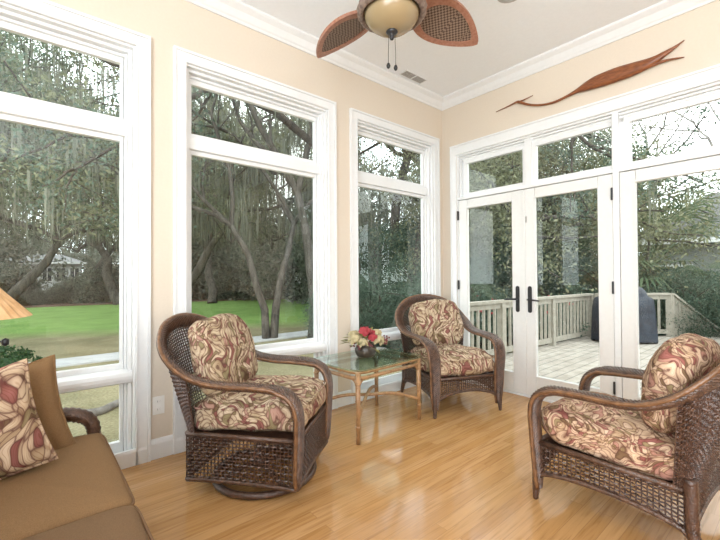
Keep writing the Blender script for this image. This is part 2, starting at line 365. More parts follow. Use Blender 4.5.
def cushion(a, b, c, e1=.45, e2=.35, nu=56, nv=22, wob=.006, seed=0, crown=0):
    """superellipsoid cushion: half sizes a, b (plan) and c (thickness)"""
    mb = MB(); vs = []; fs = []
    for j in range(nv + 1):
        ph = -PI / 2 + PI * j / nv; cz = sgnpow(math.sin(ph), e1); cr = max(0, math.cos(ph)) ** e1
        for i in range(nu):
            th = 2 * PI * i / nu; x = a * cr * sgnpow(math.cos(th), e2); y = b * cr * sgnpow(math.sin(th), e2); z = c * cz
            if crown: z += crown * (1 if z > 0 else -1) * max(0, 1 - (x / a) ** 2) * max(0, 1 - (y / b) ** 2)
            n = noise.noise(Vector((x * 7 + seed, y * 7, z * 7))) * wob * 2 + noise.noise(Vector((x * 20, y * 20 + seed, z * 20))) * wob * .6
            d = Vector((x / a, y / b, z / c)); d = d.normalized() if d.length else d
            vs.append((x + d.x * n, y + d.y * n, z + d.z * n))
    for j in range(nv):
        for i in range(nu):
            k = (i + 1) % nu; fs.append((j * nu + i, j * nu + k, (j + 1) * nu + k, (j + 1) * nu + i))
    mb.add(vs, fs)
    pip = [(a * 1.004 * sgnpow(math.cos(2 * PI * i / 90), e2), b * 1.004 * sgnpow(math.sin(2 * PI * i / 90), e2), 0) for i in range(90)]
    return mb, pip

# ------------------------------------------------------------------ ROOM
H = 3.235      # ceiling
XL, YB = -5.6, -6.0
struct(MB().box(XL - .1, .16, YB - .1, .16, -.12, 0).build('floor', M['floor']), 'honey oak strip floor, glossy', 'floor')
struct(MB().box(XL - .1, .16, YB - .1, .16, H, H + .12).build('ceiling', M['ceiling']), 'white flat ceiling', 'ceiling')
# window openings on wall_left (y = 0 .. .16): outer casing edges
WINS = [(-4.47, -3.093), (-2.955, -1.575), (-1.405, -.085)]
ZT = 2.69
m = MB(); m.j = 0; xs = [XL]
for a, b in WINS: xs += [a + .08, b - .08]
xs.append(0.16)
for i in range(0, len(xs), 2): m.box(xs[i], xs[i + 1], 0, .16, 0, H)
for a, b in WINS: m.box(a + .08, b - .08, 0, .16, ZT, H)
struct(m.build('wall_left', M['wall']), 'peach wall with three tall windows', 'wall')
# wall_right (x = 0 .. .16): doors from y=-.20 to -3.36
YD0, YD1, ZD = -.20, -3.36, 2.56
m = MB(); m.j = 0; m.box(0, .16, 0, YD0, 0, H); m.box(0, .16, YD1, YB, 0, H); m.box(0, .16, YD0, YD1, ZD, H)
struct(m.build('wall_right', M['wall']), 'peach wall above and beside the glazed doors', 'wall')
# walls behind the camera, with windows
m = MB(); m.box(XL, 0.16, YB - .16, YB, 0, .35); m.box(XL, .16, YB - .16, YB, 2.95, H)
for a, b in ((XL, -5.3), (-4.2, .16)): m.box(a, b, YB - .16, YB, .35, 2.95)
struct(m.build('wall_back', M['wall']), 'peach wall behind the sitting area', 'wall')
m = MB(); m.box(XL - .16, XL, YB, .16, 0, .35); m.box(XL - .16, XL, YB, .16, 2.95, H)
for a, b in ((YB, -5.2), (-2.2, .16)): m.box(XL - .16, XL, a, b, .35, 2.95)
struct(m.build('wall_side', M['wall']), 'peach wall behind the sofa', 'wall')
m = MB()
for x in (-5.26, -4.24): m.box(x - .04, x + .04, YB - .12, YB - .04, .35, 2.95)
for z in (.39, 2.2, 2.91): m.box(-5.3, -4.2, YB - .12, YB - .04, z - .04, z + .04)
struct(m.build('window_4', M['trim']), 'white window frame behind the camera', 'window')
m = MB()
for y in (-5.16, -4.2, -3.2, -2.24): m.box(XL - .12, XL - .04, y - .04, y + .04, .35, 2.95)
for z in (.39, 2.2, 2.91): m.box(XL - .12, XL - .04, -5.2, -2.2, z - .04, z + .04)
struct(m.build('window_5', M['trim']), 'white window frames beside the camera', 'window')

# crown moulding
cr = [(0, 3.124), (-.012, 3.124), (-.02, 3.14), (-.03, 3.15), (-.055, 3.19), (-.085, 3.21), (-.095, 3.22), (-.095, H), (0, H)]
m = MB().extrude([(p, z) for p, z in cr], 'x', XL, 0); struct(m.build('trim_1', M['trim']), 'white crown moulding along the window wall', 'crown moulding')
m = MB().extrude([(p, z) for p, z in cr], 'y', YB, 0); struct(m.build('trim_2', M['trim']), 'white crown moulding above the doors', 'crown moulding')
# baseboards
bb = [(0, 0), (-.018, 0), (-.018, .10), (-.012, .118), (-.004, .128), (0, .128)]
m = MB()
for a, b in ((XL, -4.47), (-3.093, -2.955), (-1.575, -1.405), (-.085, 0)): m.extrude(bb, 'x', a, b)
for a, b in WINS: m.extrude([(0, 0), (-.026, 0), (-.026, .085), (-.02, .10), (0, .10)], 'x', a, b)
struct(m.build('baseboard_left', M['trim']), 'white baseboard under the windows', 'baseboard')
m = MB().extrude(bb, 'y', -.127, 0).extrude(bb, 'y', YB, -3.44); struct(m.build('baseboard_right', M['trim']), 'white baseboard on the door wall', 'baseboard')

# windows
for n, (a, b) in enumerate(WINS):
    w = empty('window_%d' % (n + 1), ((a + b) / 2, 0, 0)); struct(w, ['tall window at the far left behind the sofa', 'tall middle window behind the swivel armchair', 'tall window nearest the corner'][n], 'window')
    hw = (b - a) / 2
    # casing: flat boards with raised back band
    c = MB(); zc = 2.77
    for s in (-1, 1):
        c.box(s * hw, s * (hw - .085), -.02, 0, 0, zc); c.box(s * hw, s * (hw - .02), -.032, -.02, 0, zc); c.box(s * (hw - .085), s * (hw - .072), -.027, -.02, 0, zc - .085)
    c.box(-hw, hw, -.02, 0, zc - .085, zc); c.box(-hw, hw, -.032, -.02, zc - .02, zc); c.box(-hw + .085, hw - .085, -.027, -.02, zc - .085, zc - .072)
    c.build('casing', M['trim'], w, bevel=.003)
    j = MB(); h2 = hw - .08
    for s in (-1, 1):
        j.box(s * h2, s * (h2 - .018), 0, .15, 0, ZT); j.box(s * (h2 - .018), s * (h2 - .04), .035, .15, 0, ZT); j.box(s * (h2 - .04), s * (h2 - .055), .07, .15, 0, ZT)
    j.box(-h2, h2, 0, .15, ZT - .018, ZT); j.box(-h2, h2, .035, .15, ZT - .04, ZT - .018); j.box(-h2, h2, .07, .15, ZT - .06, ZT - .04)
    j.box(-h2, h2, -.0, .15, 0, .06)
    j.build('jamb', M['trim'], w, bevel=.002)
    h3 = h2 - .055; gx = hw - .155
    def sash(z0, z1, g0, g1):
        f = MB()
        for s in (-1, 1): f.box(s * h3, s * gx, .095, .135, z0, z1)
        f.box(-h3, h3, .095, .135, z0, g0); f.box(-h3, h3, .095, .135, g1, z1)
        o = f.build('sash', M['trim'], w, bevel=.003)
        MB().box(-gx, gx, .117, .121, g0, g1).build('pane', M['glass'], o)
    sash(2.165, 2.635, 2.236, 2.595); sash(.59, 2.145, .631, 2.08); sash(.05, .50, .129, .475 + .034)
    r = MB(); r.box(-h2, h2, .06, .15, 2.11, 2.20); r.box(-h2, h2, .085, .15, .50, .60)
    r.build('transom_bar', M['trim'], w, bevel=.006)
    lp = [(.09, .515), (.03, .515), (.012, .525), (.005, .545), (.005, .565), (.015, .585), (.035, .595), (.09, .60)]
    MB().extrude(lp, 'x', -h2 + .018, h2 - .018).build('ledge', M['trim'], w, smooth=False)

# door wall: casing, transoms, doors
cas = MB()
cas.box(-.02, 0, -.127, -.20, 0, 2.66); cas.box(-.032, -.02, -.127, -.145, 0, 2.66)
cas.box(-.02, 0, YD1, YD1 - .073, 0, 2.66)
cas.box(-.02, 0, -.127, YD1 - .073, 2.556, 2.66); cas.box(-.032, -.02, -.127, YD1 - .073, 2.64, 2.66)
cas.box(-.03, .10, -.20, YD1, 2.545, 2.562); 
struct(cas.build('trim_3', M['trim'], bevel=.003), 'white casing round the glazed doors', 'door casing')
fr = MB()
fr.box(0, .15, -.196, -.214, 0, 2.55); fr.box(.03, .15, -.214, -.235, 2.06, 2.55)
fr.box(0, .15, -.20, YD1, 2.53, 2.555); fr.box(.025, .15, -.20, YD1, 2.51, 2.53); fr.box(.05, .15, -.2, YD1, 2.49, 2.51)
fr.box(.0, .15, -.20, YD1, 2.035, 2.06); fr.box(.02, .15, -.2, YD1, 2.06, 2.075)
for y0, y1 in ((-.98, -1.05), (-1.745, -1.792), (-2.53, -2.60), (-3.34, YD1)):
    fr.box(.02, .15, y0, y1, 2.05, 2.55)
fr.box(0, .15, -1.745, -1.792, 0, 2.55); fr.box(0, .15, YD1, YD1 + .02, 0, 2.55)
fr.box(0, .16, -.20, YD1, -.01, .018)
struct(fr.build('trim_4', M['trim'], bevel=.003), 'white frame and mullions of the door wall', 'door frame')
TR = [(-.30, -.945), (-1.085, -1.725), (-1.865, -2.495), (-2.64, -3.29)]
for n, (a, b) in enumerate(TR):
    w = empty('window_%d' % (6 + n), (0, (a + b) / 2, 2.27)); struct(w, ['transom pane over the leftmost door', 'transom pane over the second door', 'transom pane over the right door', 'transom pane past the frame edge'][n], 'transom window')
    hy = (a - b) / 2
    f = MB(); f.box(.055, .10, -hy - .05, hy + .05, .175, .25); f.box(.055, .10, -hy - .05, hy + .05, -.21, -.155)
    for s in (-1, 1): f.box(.055, .10, s * hy, s * (hy + .05), -.21, .25)
    f.build('sash', M['trim'], w, bevel=.003)
    MB().box(.076, .080, -hy, hy, -.155, .175).build('pane', M['glass'], w)
DOORS = [(-.216, -.968, 1), (-.976, -1.743, -1), (-1.794, -2.556, -1), (-2.564, -3.335, 1)]
for n, (a, b, hs) in enumerate(DOORS):
    d = empty('door_%d' % (n + 1), (.005, (a + b) / 2, 0)); struct(d, ['leftmost glazed door, near the room corner', 'second glazed door with black lever', 'right glazed door behind the rose armchair', 'glazed door past the frame edge'][n], 'door')
    hy = (a - b) / 2; g = hy - .112
    f = MB(); 
    for s in (-1, 1): f.box(0, .045, s * hy, s * g, .02, 2.03)
    f.box(0, .045, -g, g, .02, .215); f.box(0, .045, -g, g, 1.93, 2.03)
    f.build('leaf', M['door'], d, bevel=.003)
    bd = MB()
    for s in (-1, 1): bd.box(-.006, 0, s * g, s * (g + .016), .2, 1.945)
    bd.box(-.006, 0, -g - .016, g + .016, .2, .215); bd.box(-.006, 0, -g - .016, g + .016, 1.93, 1.945)
    bd.build('glazing_bead', M['door'], d, bevel=.002)
    MB().box(.028, .032, -g, g, .215, 1.93).build('pane', M['glass'], d)
    for z in ((.25, 1.08, 1.86)):
        h = MB().box(-.016, .0, hs * (hy + .002), hs * (hy - .010), z - .05, z + .05); h.tube([(-.014, hs * hy, z - .052), (-.014, hs * hy, z + .052)], .007, 8)
        h.build('hinge', M['black_metal'], d)
    if n < 2:
        yc = -hs * (hy - .058)
        hd = MB(); hd.box(-.010, -.002, yc - .02, yc + .02, .84, 1.06); hd.tube([(-.008, yc, 1.06), (-.004, yc, 1.06)], .02, 12); hd.tube([(-.008, yc, .84), (-.004, yc, .84)], .02, 12)
        hd.tube([(-.01, yc, .95), (-.05, yc, .95), (-.06, yc + hs * .012, .95), (-.06, yc + hs * .10, .945), (-.055, yc + hs * .115, .943)], [.011, .010, .009, .008, .006], 8)
        hd.build('handle', M['black_metal'], d, smooth=False)
    if n == 1:
        MB().box(-.012, 0, hy + .012, hy - .018, .03, 2.02).build('astragal', M['door'], d, bevel=.002)
        MB().box(-.014, -.002, hy - .035, hy - .02, 1.70, 1.76).build('latch', M['vent'], d)

# outlet
o = empty('wall_outlet', (-3.042, -.001, .345)); tag(o, 'white electrical outlet plate low on the peach wall beside the swivel armchair', 'outlet')
MB().box(-.037, .037, -.006, 0, -.06, .06).build('plate', M['plate'], o, bevel=.002)
for z in (-.026, .026):
    s = MB().box(-.017, .017, -.009, -.006, z - .016, z + .016).build('socket', M['plate'], o, bevel=.003)
    MB().box(-.009, -.006, -.0098, -.009, z - .006, z + .008).box(.006, .009, -.0098, -.009, z - .006, z + .008).build('slot', M['slot'], s)

# ceiling vent and downlight
v = empty('ceiling_vent', (-.69, -.175, H)); tag(v, 'small slatted metal vent in the white ceiling above the windows', 'vent')
MB().box(-.16, .16, -.055, -.045, -.008, 0).box(-.16, .16, .045, .055, -.008, 0).box(-.16, -.15, -.045, .045, -.008, 0).box(.15, .16, -.045, .045, -.008, 0).box(-.006, .006, -.045, .045, -.008, 0).build('frame', M['trim'], v)
MB().box(-.15, .15, -.045, .045, -.002, 0).build('backing', M['slot'], v)
s = MB()
for k in range(7):
    y = -.039 + k * .013; s.obox((-.15, y, -.004), (.15, y, -.004), .009, .0015)
s.build('slats', M['vent'], v)
d = empty('recessed_light', (-1.045, -1.425, H)); tag(d, 'round recessed ceiling light cut by the top edge, right of the fan', 'ceiling light')
MB().lathe([(.066, 0), (.095, 0), (.095, -.006), (.068, -.010), (.066, 0)], 28).build('trim_ring', M['vent'], d, smooth=False)
MB().lathe([(.066, -.001), (.0, -.001)], 28).build('lens', M['plate'], d)

# ------------------------------------------------------------------ WALL SCULPTURE (bird)
bs = [(-.714, 2.873, .003), (-.831, 2.885, .006), (-.930, 2.899, .010), (-.958, 2.894, .014), (-1.0, 2.868, .012), (-1.038, 2.844, .011), (-1.10, 2.815, .010), (-1.167, 2.792, .010), (-1.24, 2.779, .010), (-1.319, 2.776, .011), (-1.424, 2.792, .013), (-1.503, 2.809, .022), (-1.557, 2.817, .037), (-1.635, 2.828, .053), (-1.72, 2.83, .059), (-1.796, 2.831, .060), (-1.9, 2.829, .055), (-2.0, 2.832, .042), (-2.062, 2.845, .030), (-2.125, 2.867, .019), (-2.184, 2.889, .010), (-2.229, 2.912, .003)]
b = empty('bird_wall_sculpture', (0, -1.5, 2.83)); tag(b, 'long carved red-brown wooden bird with outstretched neck and forked tail, hung above the doors', 'wall sculpture')
def blade(mb, pts, tk):
    """flattened carved form hugging the wall: elliptical sections in the y-z plane, thickness along x"""
    P = catmull(pts, 5); n = 12; vs = []; fs = []
    for i, p in enumerate(P):
        a = P[max(i - 1, 0)]; c = P[min(i + 1, len(P) - 1)]; t = np.array([c[0] - a[0], c[1] - a[1]]); t /= np.linalg.norm(t); nn = np.array([-t[1], t[0]])
        w = max(p[2], .002); th = min(max(w * .7, .005), tk)
        for k in range(n):
            g = 2 * PI * k / n; vs.append((-.03 + th * math.sin(g), p[0] + nn[0] * w * math.cos(g) + 1.5, p[1] + nn[1] * w * math.cos(g) - 2.83))
    for i in range(len(P) - 1):
        for k in range(n):
            l = (k + 1) % n; fs.append((i * n + k, i * n + l, (i + 1) * n + l, (i + 1) * n + k))
    fs.append(tuple(range(n))); fs.append(tuple((len(P) - 1) * n + k for k in range(n)))
    mb.add(vs, fs)
m = MB(); blade(m, bs, .027); m.build('body', M['bird_wood'], b, smooth=True)
m = MB(); blade(m, [(-1.93, 2.815, .03), (-1.999, 2.812, .022), (-2.063, 2.811, .014), (-2.124, 2.808, .009), (-2.183, 2.797, .007), (-2.228, 2.786, .003)], .02); m.build('tail_feather', M['bird_wood'], b, smooth=True)
m = MB(); blade(m, [(-.95, 2.893, .008), (-1.022, 2.897, .006), (-1.098, 2.907, .002)], .01); m.build('crest', M['bird_wood'], b, smooth=True)
MB().box(-.03, .0, .25 - .5, .27 - .5, -.03, -.01).build('wall_hook', M['black_metal'], b)

# ------------------------------------------------------------------ CEILING FAN
fx, fy = -2.13, -1.29
fan = empty('ceiling_fan', (fx, fy, H - .035)); tag(fan, 'brown ceiling fan with palm-leaf shaped wood and cane blades and an amber light bowl', 'ceiling fan')
MB().lathe([(.0, .035), (.075, .035), (.075, .015), (.06, -.015), (.03, -.03), (.0, -.03)], 28).build('canopy', M['fan_body'], fan, smooth=True)
MB().lathe([(.013, -.02), (.013, -.25)], 12).build('downrod', M['fan_body'], fan, smooth=True)
MB().lathe([(.0, -.235), (.05, -.24), (.11, -.26), (.155, -.30), (.165, -.35), (.155, -.40), (.13, -.43), (.11, -.445), (.0, -.445)], 40).build('motor_housing', M['fan_body'], fan, smooth=True)
# light kit: carved ring and bowl
ring = [( .10, -.44), (.16, -.455), (.19, -.475), (.198, -.50), (.19, -.525), (.172, -.535), (.16, -.52), (.16, -.50), (.10, -.46)]
mb = MB(); n = 60; vs = []; fs = []
for i, (r_, z_) in enumerate(ring):
    for k in range(n):
        a = 2 * PI * k / n; rr = r_ * (1 + (.018 * math.cos(20 * a) if r_ > .15 else 0)); vs.append((rr * math.cos(a), rr * math.sin(a), z_))
for i in range(len(ring)):
    i2 = (i + 1) % len(ring)
    for k in range(n):
        l = (k + 1) % n; fs.append((i * n + k, i * n + l, i2 * n + l, i2 * n + k))
mb.add(vs, fs); mb.build('light_ring', M['fan_body'], fan, smooth=True)
MB().lathe([(.158, -.52), (.150, -.545), (.130, -.572), (.098, -.597), (.06, -.612), (.02, -.618), (0, -.618)], 40).build('light_bowl', M['amber'], fan, smooth=True)
MB().lathe([(0, -.605), (.028, -.612), (.034, -.622), (.024, -.632), (.012, -.64), (.014, -.65), (.010, -.664), (0, -.668)], 16).build('finial', M['black_metal'], fan, smooth=True)
for s, L in ((-1, .175), (1, .185)):
    c = MB().tube([(s * .014, s * -.01, -.63), (s * .017, s * -.012, -.66 - L * .5), (s * .017, s * -.012, -.64 - L)], .0016, 5).build('pull_chain', M['black_metal'], fan)
    MB().lathe([(0, .02), (.008, .012), (.012, 0), (.008, -.012), (0, -.018)], 12, (s * .017, s * -.012, -.64 - L)).build('fob', M['black_metal'], c, smooth=True)
def fan_blade():
    root = bpy.data.objects.new('blade', None)
    # leaf outline from x=.15 to .70
    def hw(t): return .148 * (max(0, math.sin(PI * min(1, t ** .72))) ** .70)
    N = 36; top = []; z = 0
    outl = [(.17 + .53 * (i / N), hw(i / N)) for i in range(N + 1)]
    def ringpts(k):
        cx = .17 + .53 * .52
        return [(cx + (x - cx) * k, y * k) for x, y in outl] + [(cx + (x - cx) * k, -y * k) for x, y in outl[::-1][1:-1]]
    O = ringpts(1.0); I = ringpts(.76); n = len(O)
    zz = lambda x, y: -.035 * ((x - .17) / .5) ** 2 + .0
    vs = [(x, y, zz(x, y) + .009) for x, y in O] + [(x, y, zz(x, y) + .009) for x, y in I] + [(x, y, zz(x, y) - .009) for x, y in O] + [(x, y, zz(x, y) - .009) for x, y in I]
    fs = []
    for i in range(n):
        j = (i + 1) % n
        fs += [(i, j, n + j, n + i), (2 * n + i, 3 * n + i, 3 * n + j, 2 * n + j), (i, 2 * n + i, 2 * n + j, j), (n + i, n + j, 3 * n + j, 3 * n + i)]
    rim = MB().add(vs, fs)
    vs = [(x, y, zz(x, y) + .003) for x, y in I] + [(x, y, zz(x, y) - .003) for x, y in I]; h = n // 2
    fs = [(i, i + 1, (n - i - 1) % n, (n - i) % n) for i in range(0, h)] + [(n + (n - i) % n, n + (n - i - 1) % n, n + i + 1, n + i) for i in range(0, h)]
    cane = MB().add(vs, [f for f in fs if len(set(f)) >= 3])
    return rim, cane
rim, cane = fan_blade()
def clean(mb): mb.f = [tuple(dict.fromkeys(f)) for f in mb.f]; mb.f = [f for f in mb.f if len(f) > 2]; return mb
r0 = clean(rim).build('blade', M['fan_wood'], fan, smooth=False)
c0 = clean(cane).build('cane_panel', M['cane'], r0)
ir = MB().obox((.10, 0, .005), (.26, 0, .002), .05, .012).build('blade_iron', M['fan_body'], r0, bevel=.004)
for k, ang in enumerate((95, -10, 187, -83)):
    if k == 0: q = r0
    else:
        q = r0.copy(); COL.objects.link(q); q.parent = fan
        for ch in (c0, ir): w = ch.copy(); COL.objects.link(w); w.parent = q
    q.scale = (.97, 1.0, 1); q.location = (0, 0, -.415); q.rotation_euler = (math.radians(-14), math.radians(3), math.radians(ang))

# ------------------------------------------------------------------ WICKER ARMCHAIRS
def armchair(name, label, loc, face, swivel, fmat, recline=1.0, seed=0):
    """local frame: faces -y"""
    rz = math.atan2(face[0], -face[1])
    t = empty(name, (loc[0], loc[1], 0), rz); tag(t, label, 'armchair', 'wicker armchairs with floral cushions')
    zb = .10 if swivel else .06
    K = recline
    # rim centreline with half width and half thickness of the woven band
    half = [(.298, -.332, zb, .018, .016), (.300, -.335, .16, .034, .022), (.304, -.345, .36, .042, .024), (.312, -.345, .48, .044, .024), (.318, -.315, .558, .044, .024), (.324, -.24, .600, .045, .023), (.332, -.1, .612, .044, .022), (.340, .06, .616, .042, .022),
            (.350, .18 * K, .640, .040, .021), (.348, .29 * K, .70, .038, .021), (.305, .385 * K, .79, .038, .021), (.19, .45 * K, .88, .038, .021), (0, .475 * K, .915, .038, .021)]
    pts = half + [(-p[0],) + p[1:] for p in half[::-1][1:]]
    P = catmull(pts, 8); Q = resample(P, .0085); NQ = len(Q); nn = 22; vs = []; fs = []; e1 = []; e2 = []
    for i in range(NQ):
        T_ = Vector(Q[min(i + 1, NQ - 1)][:3]) - Vector(Q[max(i - 1, 0)][:3]); T_.normalize(); p = Vector(Q[i][:3])
        Wd = Vector((p.x, 0, (p.z - .55) if p.z > .6 else 0)); Wd = (Wd - T_ * Wd.dot(T_)).normalized(); Nd = T_.cross(Wd); w_, h_ = Q[i][3], Q[i][4]
        for k in range(nn):
            a = 2 * PI * k / nn; g_ = 1 + (.055 if (i + k) % 2 else -.055)
            vs.append(p + Wd * (w_ * sgnpow(math.cos(a), .8) * (1 + (g_ - 1) * .3)) + Nd * (h_ * sgnpow(math.sin(a), .8) * (1 + (g_ - 1) * 2)))
        if i % 3 == 0 or i == NQ - 1: e1.append(p + Wd * w_); e2.append(p - Wd * w_)
    for i in range(NQ - 1):
        for k in range(nn): l = (k + 1) % nn; fs.append((i * nn + k, i * nn + l, (i + 1) * nn + l, (i + 1) * nn + k))
    fs.append(tuple(range(nn - 1, -1, -1))); fs.append(tuple((NQ - 1) * nn + k for k in range(nn)))
    MB().add(vs, fs).build('arm_and_back_rim', M['wicker_worn'], t, smooth=False)
    MB().tube(e1, .0105, 7).build('outer_trim', M['cane_edge'], t, smooth=True)
    MB().tube(e2, .0095, 7).build('inner_trim', M['cane_edge'], t, smooth=True)
    # back panel
    ztop = .335 if swivel else .305
    full = np.array(P); rimback = [p[:3] for p in full if p[1] > .27]; rimback = resample(np.array(rimback), .02)
    n = len(rimback); base = []
    for i in range(n):
        a = PI * i / (n - 1); base.append((.30 * sgnpow(math.cos(a), .6), .245 + .07 * max(0, math.sin(a)) ** .6, ztop - .01))
    base = np.array(base); top = np.array(rimback)
    weave(MB(), base, top, 56, 36, .0032, .0045).build('back_panel', M['wicker'], t)
    # skirt panels
    def skirt(p, q, lowf, nu, nv, nm='skirt_panel'):
        p, q = np.array(p), np.array(q); A = []; B = []
        for i in range(25):
            u = i / 24; xy = p * (1 - u) + q * u; A.append((*xy, lowf(u))); B.append((*xy, ztop))
        o = weave(MB(), A, B, nu, nv, .0034, .005).build(nm, M['wicker'], t)
        MB().tube([(a[0], a[1], a[2]) for a in A], .012, 7).build('edge_cane', M['wicker_worn'], o, smooth=True)
        tb = MB().tube([tuple(B[0]), tuple(B[-1])], .013, 7); tb.build('top_cane', M['wicker_worn'], o, smooth=True)
    if swivel:
        fl = lambda u: .085 + .018 * math.sin(PI * u) ** 2
        sl = lambda u: .085 + .008 * math.sin(PI * u)
        nvv = 13
    else:
        fl = lambda u: .10 + .095 * max(0, math.sin(PI * u)) ** .5
        sl = lambda u: .115 + .06 * max(0, math.sin(PI * u)) ** .4
        nvv = 9
    skirt((-.30, -.335), (.30, -.335), fl, 30, nvv); skirt((.305, -.33), (.295, .30), sl, 30, nvv); skirt((-.295, .30), (-.305, -.33), sl, 30, nvv); skirt((.295, .30), (-.295, .30), sl, 28, nvv)
    MB().box(-.285, .285, -.32, .30, ztop - .03, ztop - .01).build('seat_deck', M['wicker'], t)
    if swivel:
        MB().tube([(.29 * math.cos(2 * PI * k / 56), .29 * math.sin(2 * PI * k / 56) - .03, .021) for k in range(56)], .020, 10, closed=True).build('base_ring', M['wicker'], t, smooth=True)
        x = MB()
        for k in range(4):
            a = PI / 4 + k * PI / 2; x.tube([(0, 0, .07), (.12 * math.cos(a), .12 * math.sin(a), .06), (.29 * math.cos(a), .29 * math.sin(a) - .03, .026)], .014, 8)
        x.lathe([(.05, .05), (.055, .09), (.03, .11), (.03, .33)], 16)
        x.build('swivel_post', M['wicker'], t, smooth=True)
    else:
        for sx in (-1, 1):
            w = MB(); wrapped(w, [(sx * .305, -.335, .20, .024), (sx * .308, -.338, .10, .022), (sx * .31, -.345, .0, .013)], .01, 9, .06); w.build('leg', M['wicker'], t, smooth=True)
            w = MB(); wrapped(w, [(sx * .295, .30, .36, .026), (sx * .298, .305, .15, .024), (sx * .31, .345, .0, .014)], .01, 9, .06); w.build('leg', M['wicker'], t, smooth=True)
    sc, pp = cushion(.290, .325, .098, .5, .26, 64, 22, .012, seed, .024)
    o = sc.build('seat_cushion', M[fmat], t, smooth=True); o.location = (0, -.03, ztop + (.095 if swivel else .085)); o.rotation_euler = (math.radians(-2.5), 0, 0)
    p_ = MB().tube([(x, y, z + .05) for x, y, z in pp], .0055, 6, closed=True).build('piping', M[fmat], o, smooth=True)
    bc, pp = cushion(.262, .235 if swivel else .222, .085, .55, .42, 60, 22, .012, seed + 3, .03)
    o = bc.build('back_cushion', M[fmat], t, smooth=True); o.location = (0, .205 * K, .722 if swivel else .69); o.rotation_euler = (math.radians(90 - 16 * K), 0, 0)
    return t
armchair('swivel_armchair', 'dark wicker swivel armchair on a round base ring, left of the glass table', (-2.615, -.625), (.64, -.77), True, 'floral', 1.14, 1)
armchair('wicker_armchair', 'dark wicker armchair on four legs in the room corner, right of the glass table', (-.685, -.565), (-.40, -.92), False, 'floral', 1.0, 5).scale = (1.03, 1.03, 1.03)
armchair('wicker_armchair', 'dark wicker armchair with rosier cushions seen from the side at the lower right', (-1.335, -2.205), (.04, 1), False, 'floral_rose', 1.0, 9)

# ------------------------------------------------------------------ GLASS TABLE
T = empty('glass_top_table', (-1.585, -.455, 0), math.radians(3)); tag(T, 'low square-legged rattan side table with clipped-corner glass top between two armchairs', 'side table')
lx, ly, zt = .345, .245, .505
for sx in (-1, 1):
    for sy in (-1, 1):
        w = MB(); w.tube([(sx * lx, sy * ly, 0), (sx * lx, sy * ly, .25), (sx * (lx - .002), sy * (ly - .002), zt)], [.016, .0185, .0195], 10)
        for z in (.12, .30, .42): w.lathe([(.020, -.006), (.023, 0), (.020, .006)], 10, (sx * lx, sy * ly, z))
        w.build('leg', M['rattan'], T, smooth=True)
def rounded(a, b, c, k=6):
    out = []
    for sx, sy in ((1, 1), (-1, 1), (-1, -1), (1, -1)):
        q = [((sx * a), sy * (b - c)), (sx * (a - c * .35), sy * (b - c * .35)), (sx * (a - c), sy * b)]
        if sx * sy < 0: q = q[::-1]
        out += q
    return out
for z, e in ((zt, .022), (zt - .045, .012)):
    ro = rounded(lx + e, ly + e, .07); MB().tube([(x, y, z) for x, y in ro], .0145, 8, closed=True).build('top_rail', M['rattan'], T, smooth=True)
for p, q in (((-lx, -ly), (lx, -ly)), ((lx, -ly), (lx, ly)), ((lx, ly), (-lx, ly)), ((-lx, ly), (-lx, -ly))):
    p = np.array(p); q = np.array(q); d = (q - p) / np.linalg.norm(q - p)
    for a, s in ((p, 1), (q, -1)):
        MB().tube(catmull([(*a, .37), (*(a + d * s * .02), .42), (*(a + d * s * .07), .455), (*(a + d * s * .14), .462)], 4), .008, 6).build('corner_brace', M['rattan'], T, smooth=True)
for s in (1, -1):
    c = catmull([(-lx, -s * ly, .17), (-lx * .5, -s * ly * .5, .225), (0, 0, .235 + .012 * s), (lx * .5, s * ly * .5, .225), (lx, s * ly, .17)], 6)
    MB().tube(c, .0135, 8).build('stretcher', M['rattan'], T, smooth=True)
gp = rounded(lx + .05, ly + .05, .085)
MB().prism(gp, .518, .528).build('glass_top', M['table_glass'], T, bevel=.001)

# vase with flowers
random.seed(4)
VZ = .5285
vs_ = empty('floral_arrangement', (-1.60, -.44, VZ)); tag(vs_, 'round dark bronze pot of red roses, cream blooms and leaves on the glass table', 'flower arrangement')
MB().lathe([(0, 0), (.055, 0), (.075, .015), (.088, .045), (.088, .07), (.076, .095), (.066, .108), (.072, .116), (.062, .114), (.055, .10), (0, .095)], 28).build('pot', M['bronze'], vs_, smooth=True)
def petal_ball(r, n, k, seed, open_=.5):
    random.seed(seed); mb = MB()
    for i in range(n):
        f = (i + .5) / n; a = i * 2.39996; el = (PI / 2) * (1 - f * 1.25); rr = r * (.35 + .65 * f)
        c = Vector((math.cos(a) * math.cos(el) * rr, math.sin(a) * math.cos(el) * rr, math.sin(el) * rr * .9))
        nrm = c.normalized() if c.length else Vector((0, 0, 1)); up = (Vector((0, 0, 1)) * (1 - open_) + nrm * open_).normalized()
        tx = nrm.cross(Vector((.01, .02, 1))).normalized(); ty = tx.cross(nrm) ; w = k * (.7 + .5 * f)
        vs = []; 
        for iv in range(4):
            v = iv / 3; ww = w * [.35, .9, 1, .55][iv]
            for iu in range(3):
                u = iu - 1; p = c - ty * w * .6 * (1 - 2 * v) * -1 + tx * u * ww * .6 + nrm * (-.35 * w * u * u + (.3 * w * v * v)); vs.append(p)
        fs = [(a_ * 3 + b_, a_ * 3 + b_ + 1, a_ * 3 + b_ + 4, a_ * 3 + b_ + 3) for a_ in range(3) for b_ in range(2)]
        mb.add(vs, fs)
    mb.lathe([(0, -r * .6), (r * .55, -r * .35), (r * .7, 0), (r * .45, r * .45), (0, r * .55)], 12)
    return mb
right = Vector((.76, -.65, 0)); fwd = Vector((.65, .76, 0))
def at_v(u, d, z): return right * u + fwd * d + Vector((0, 0, z))
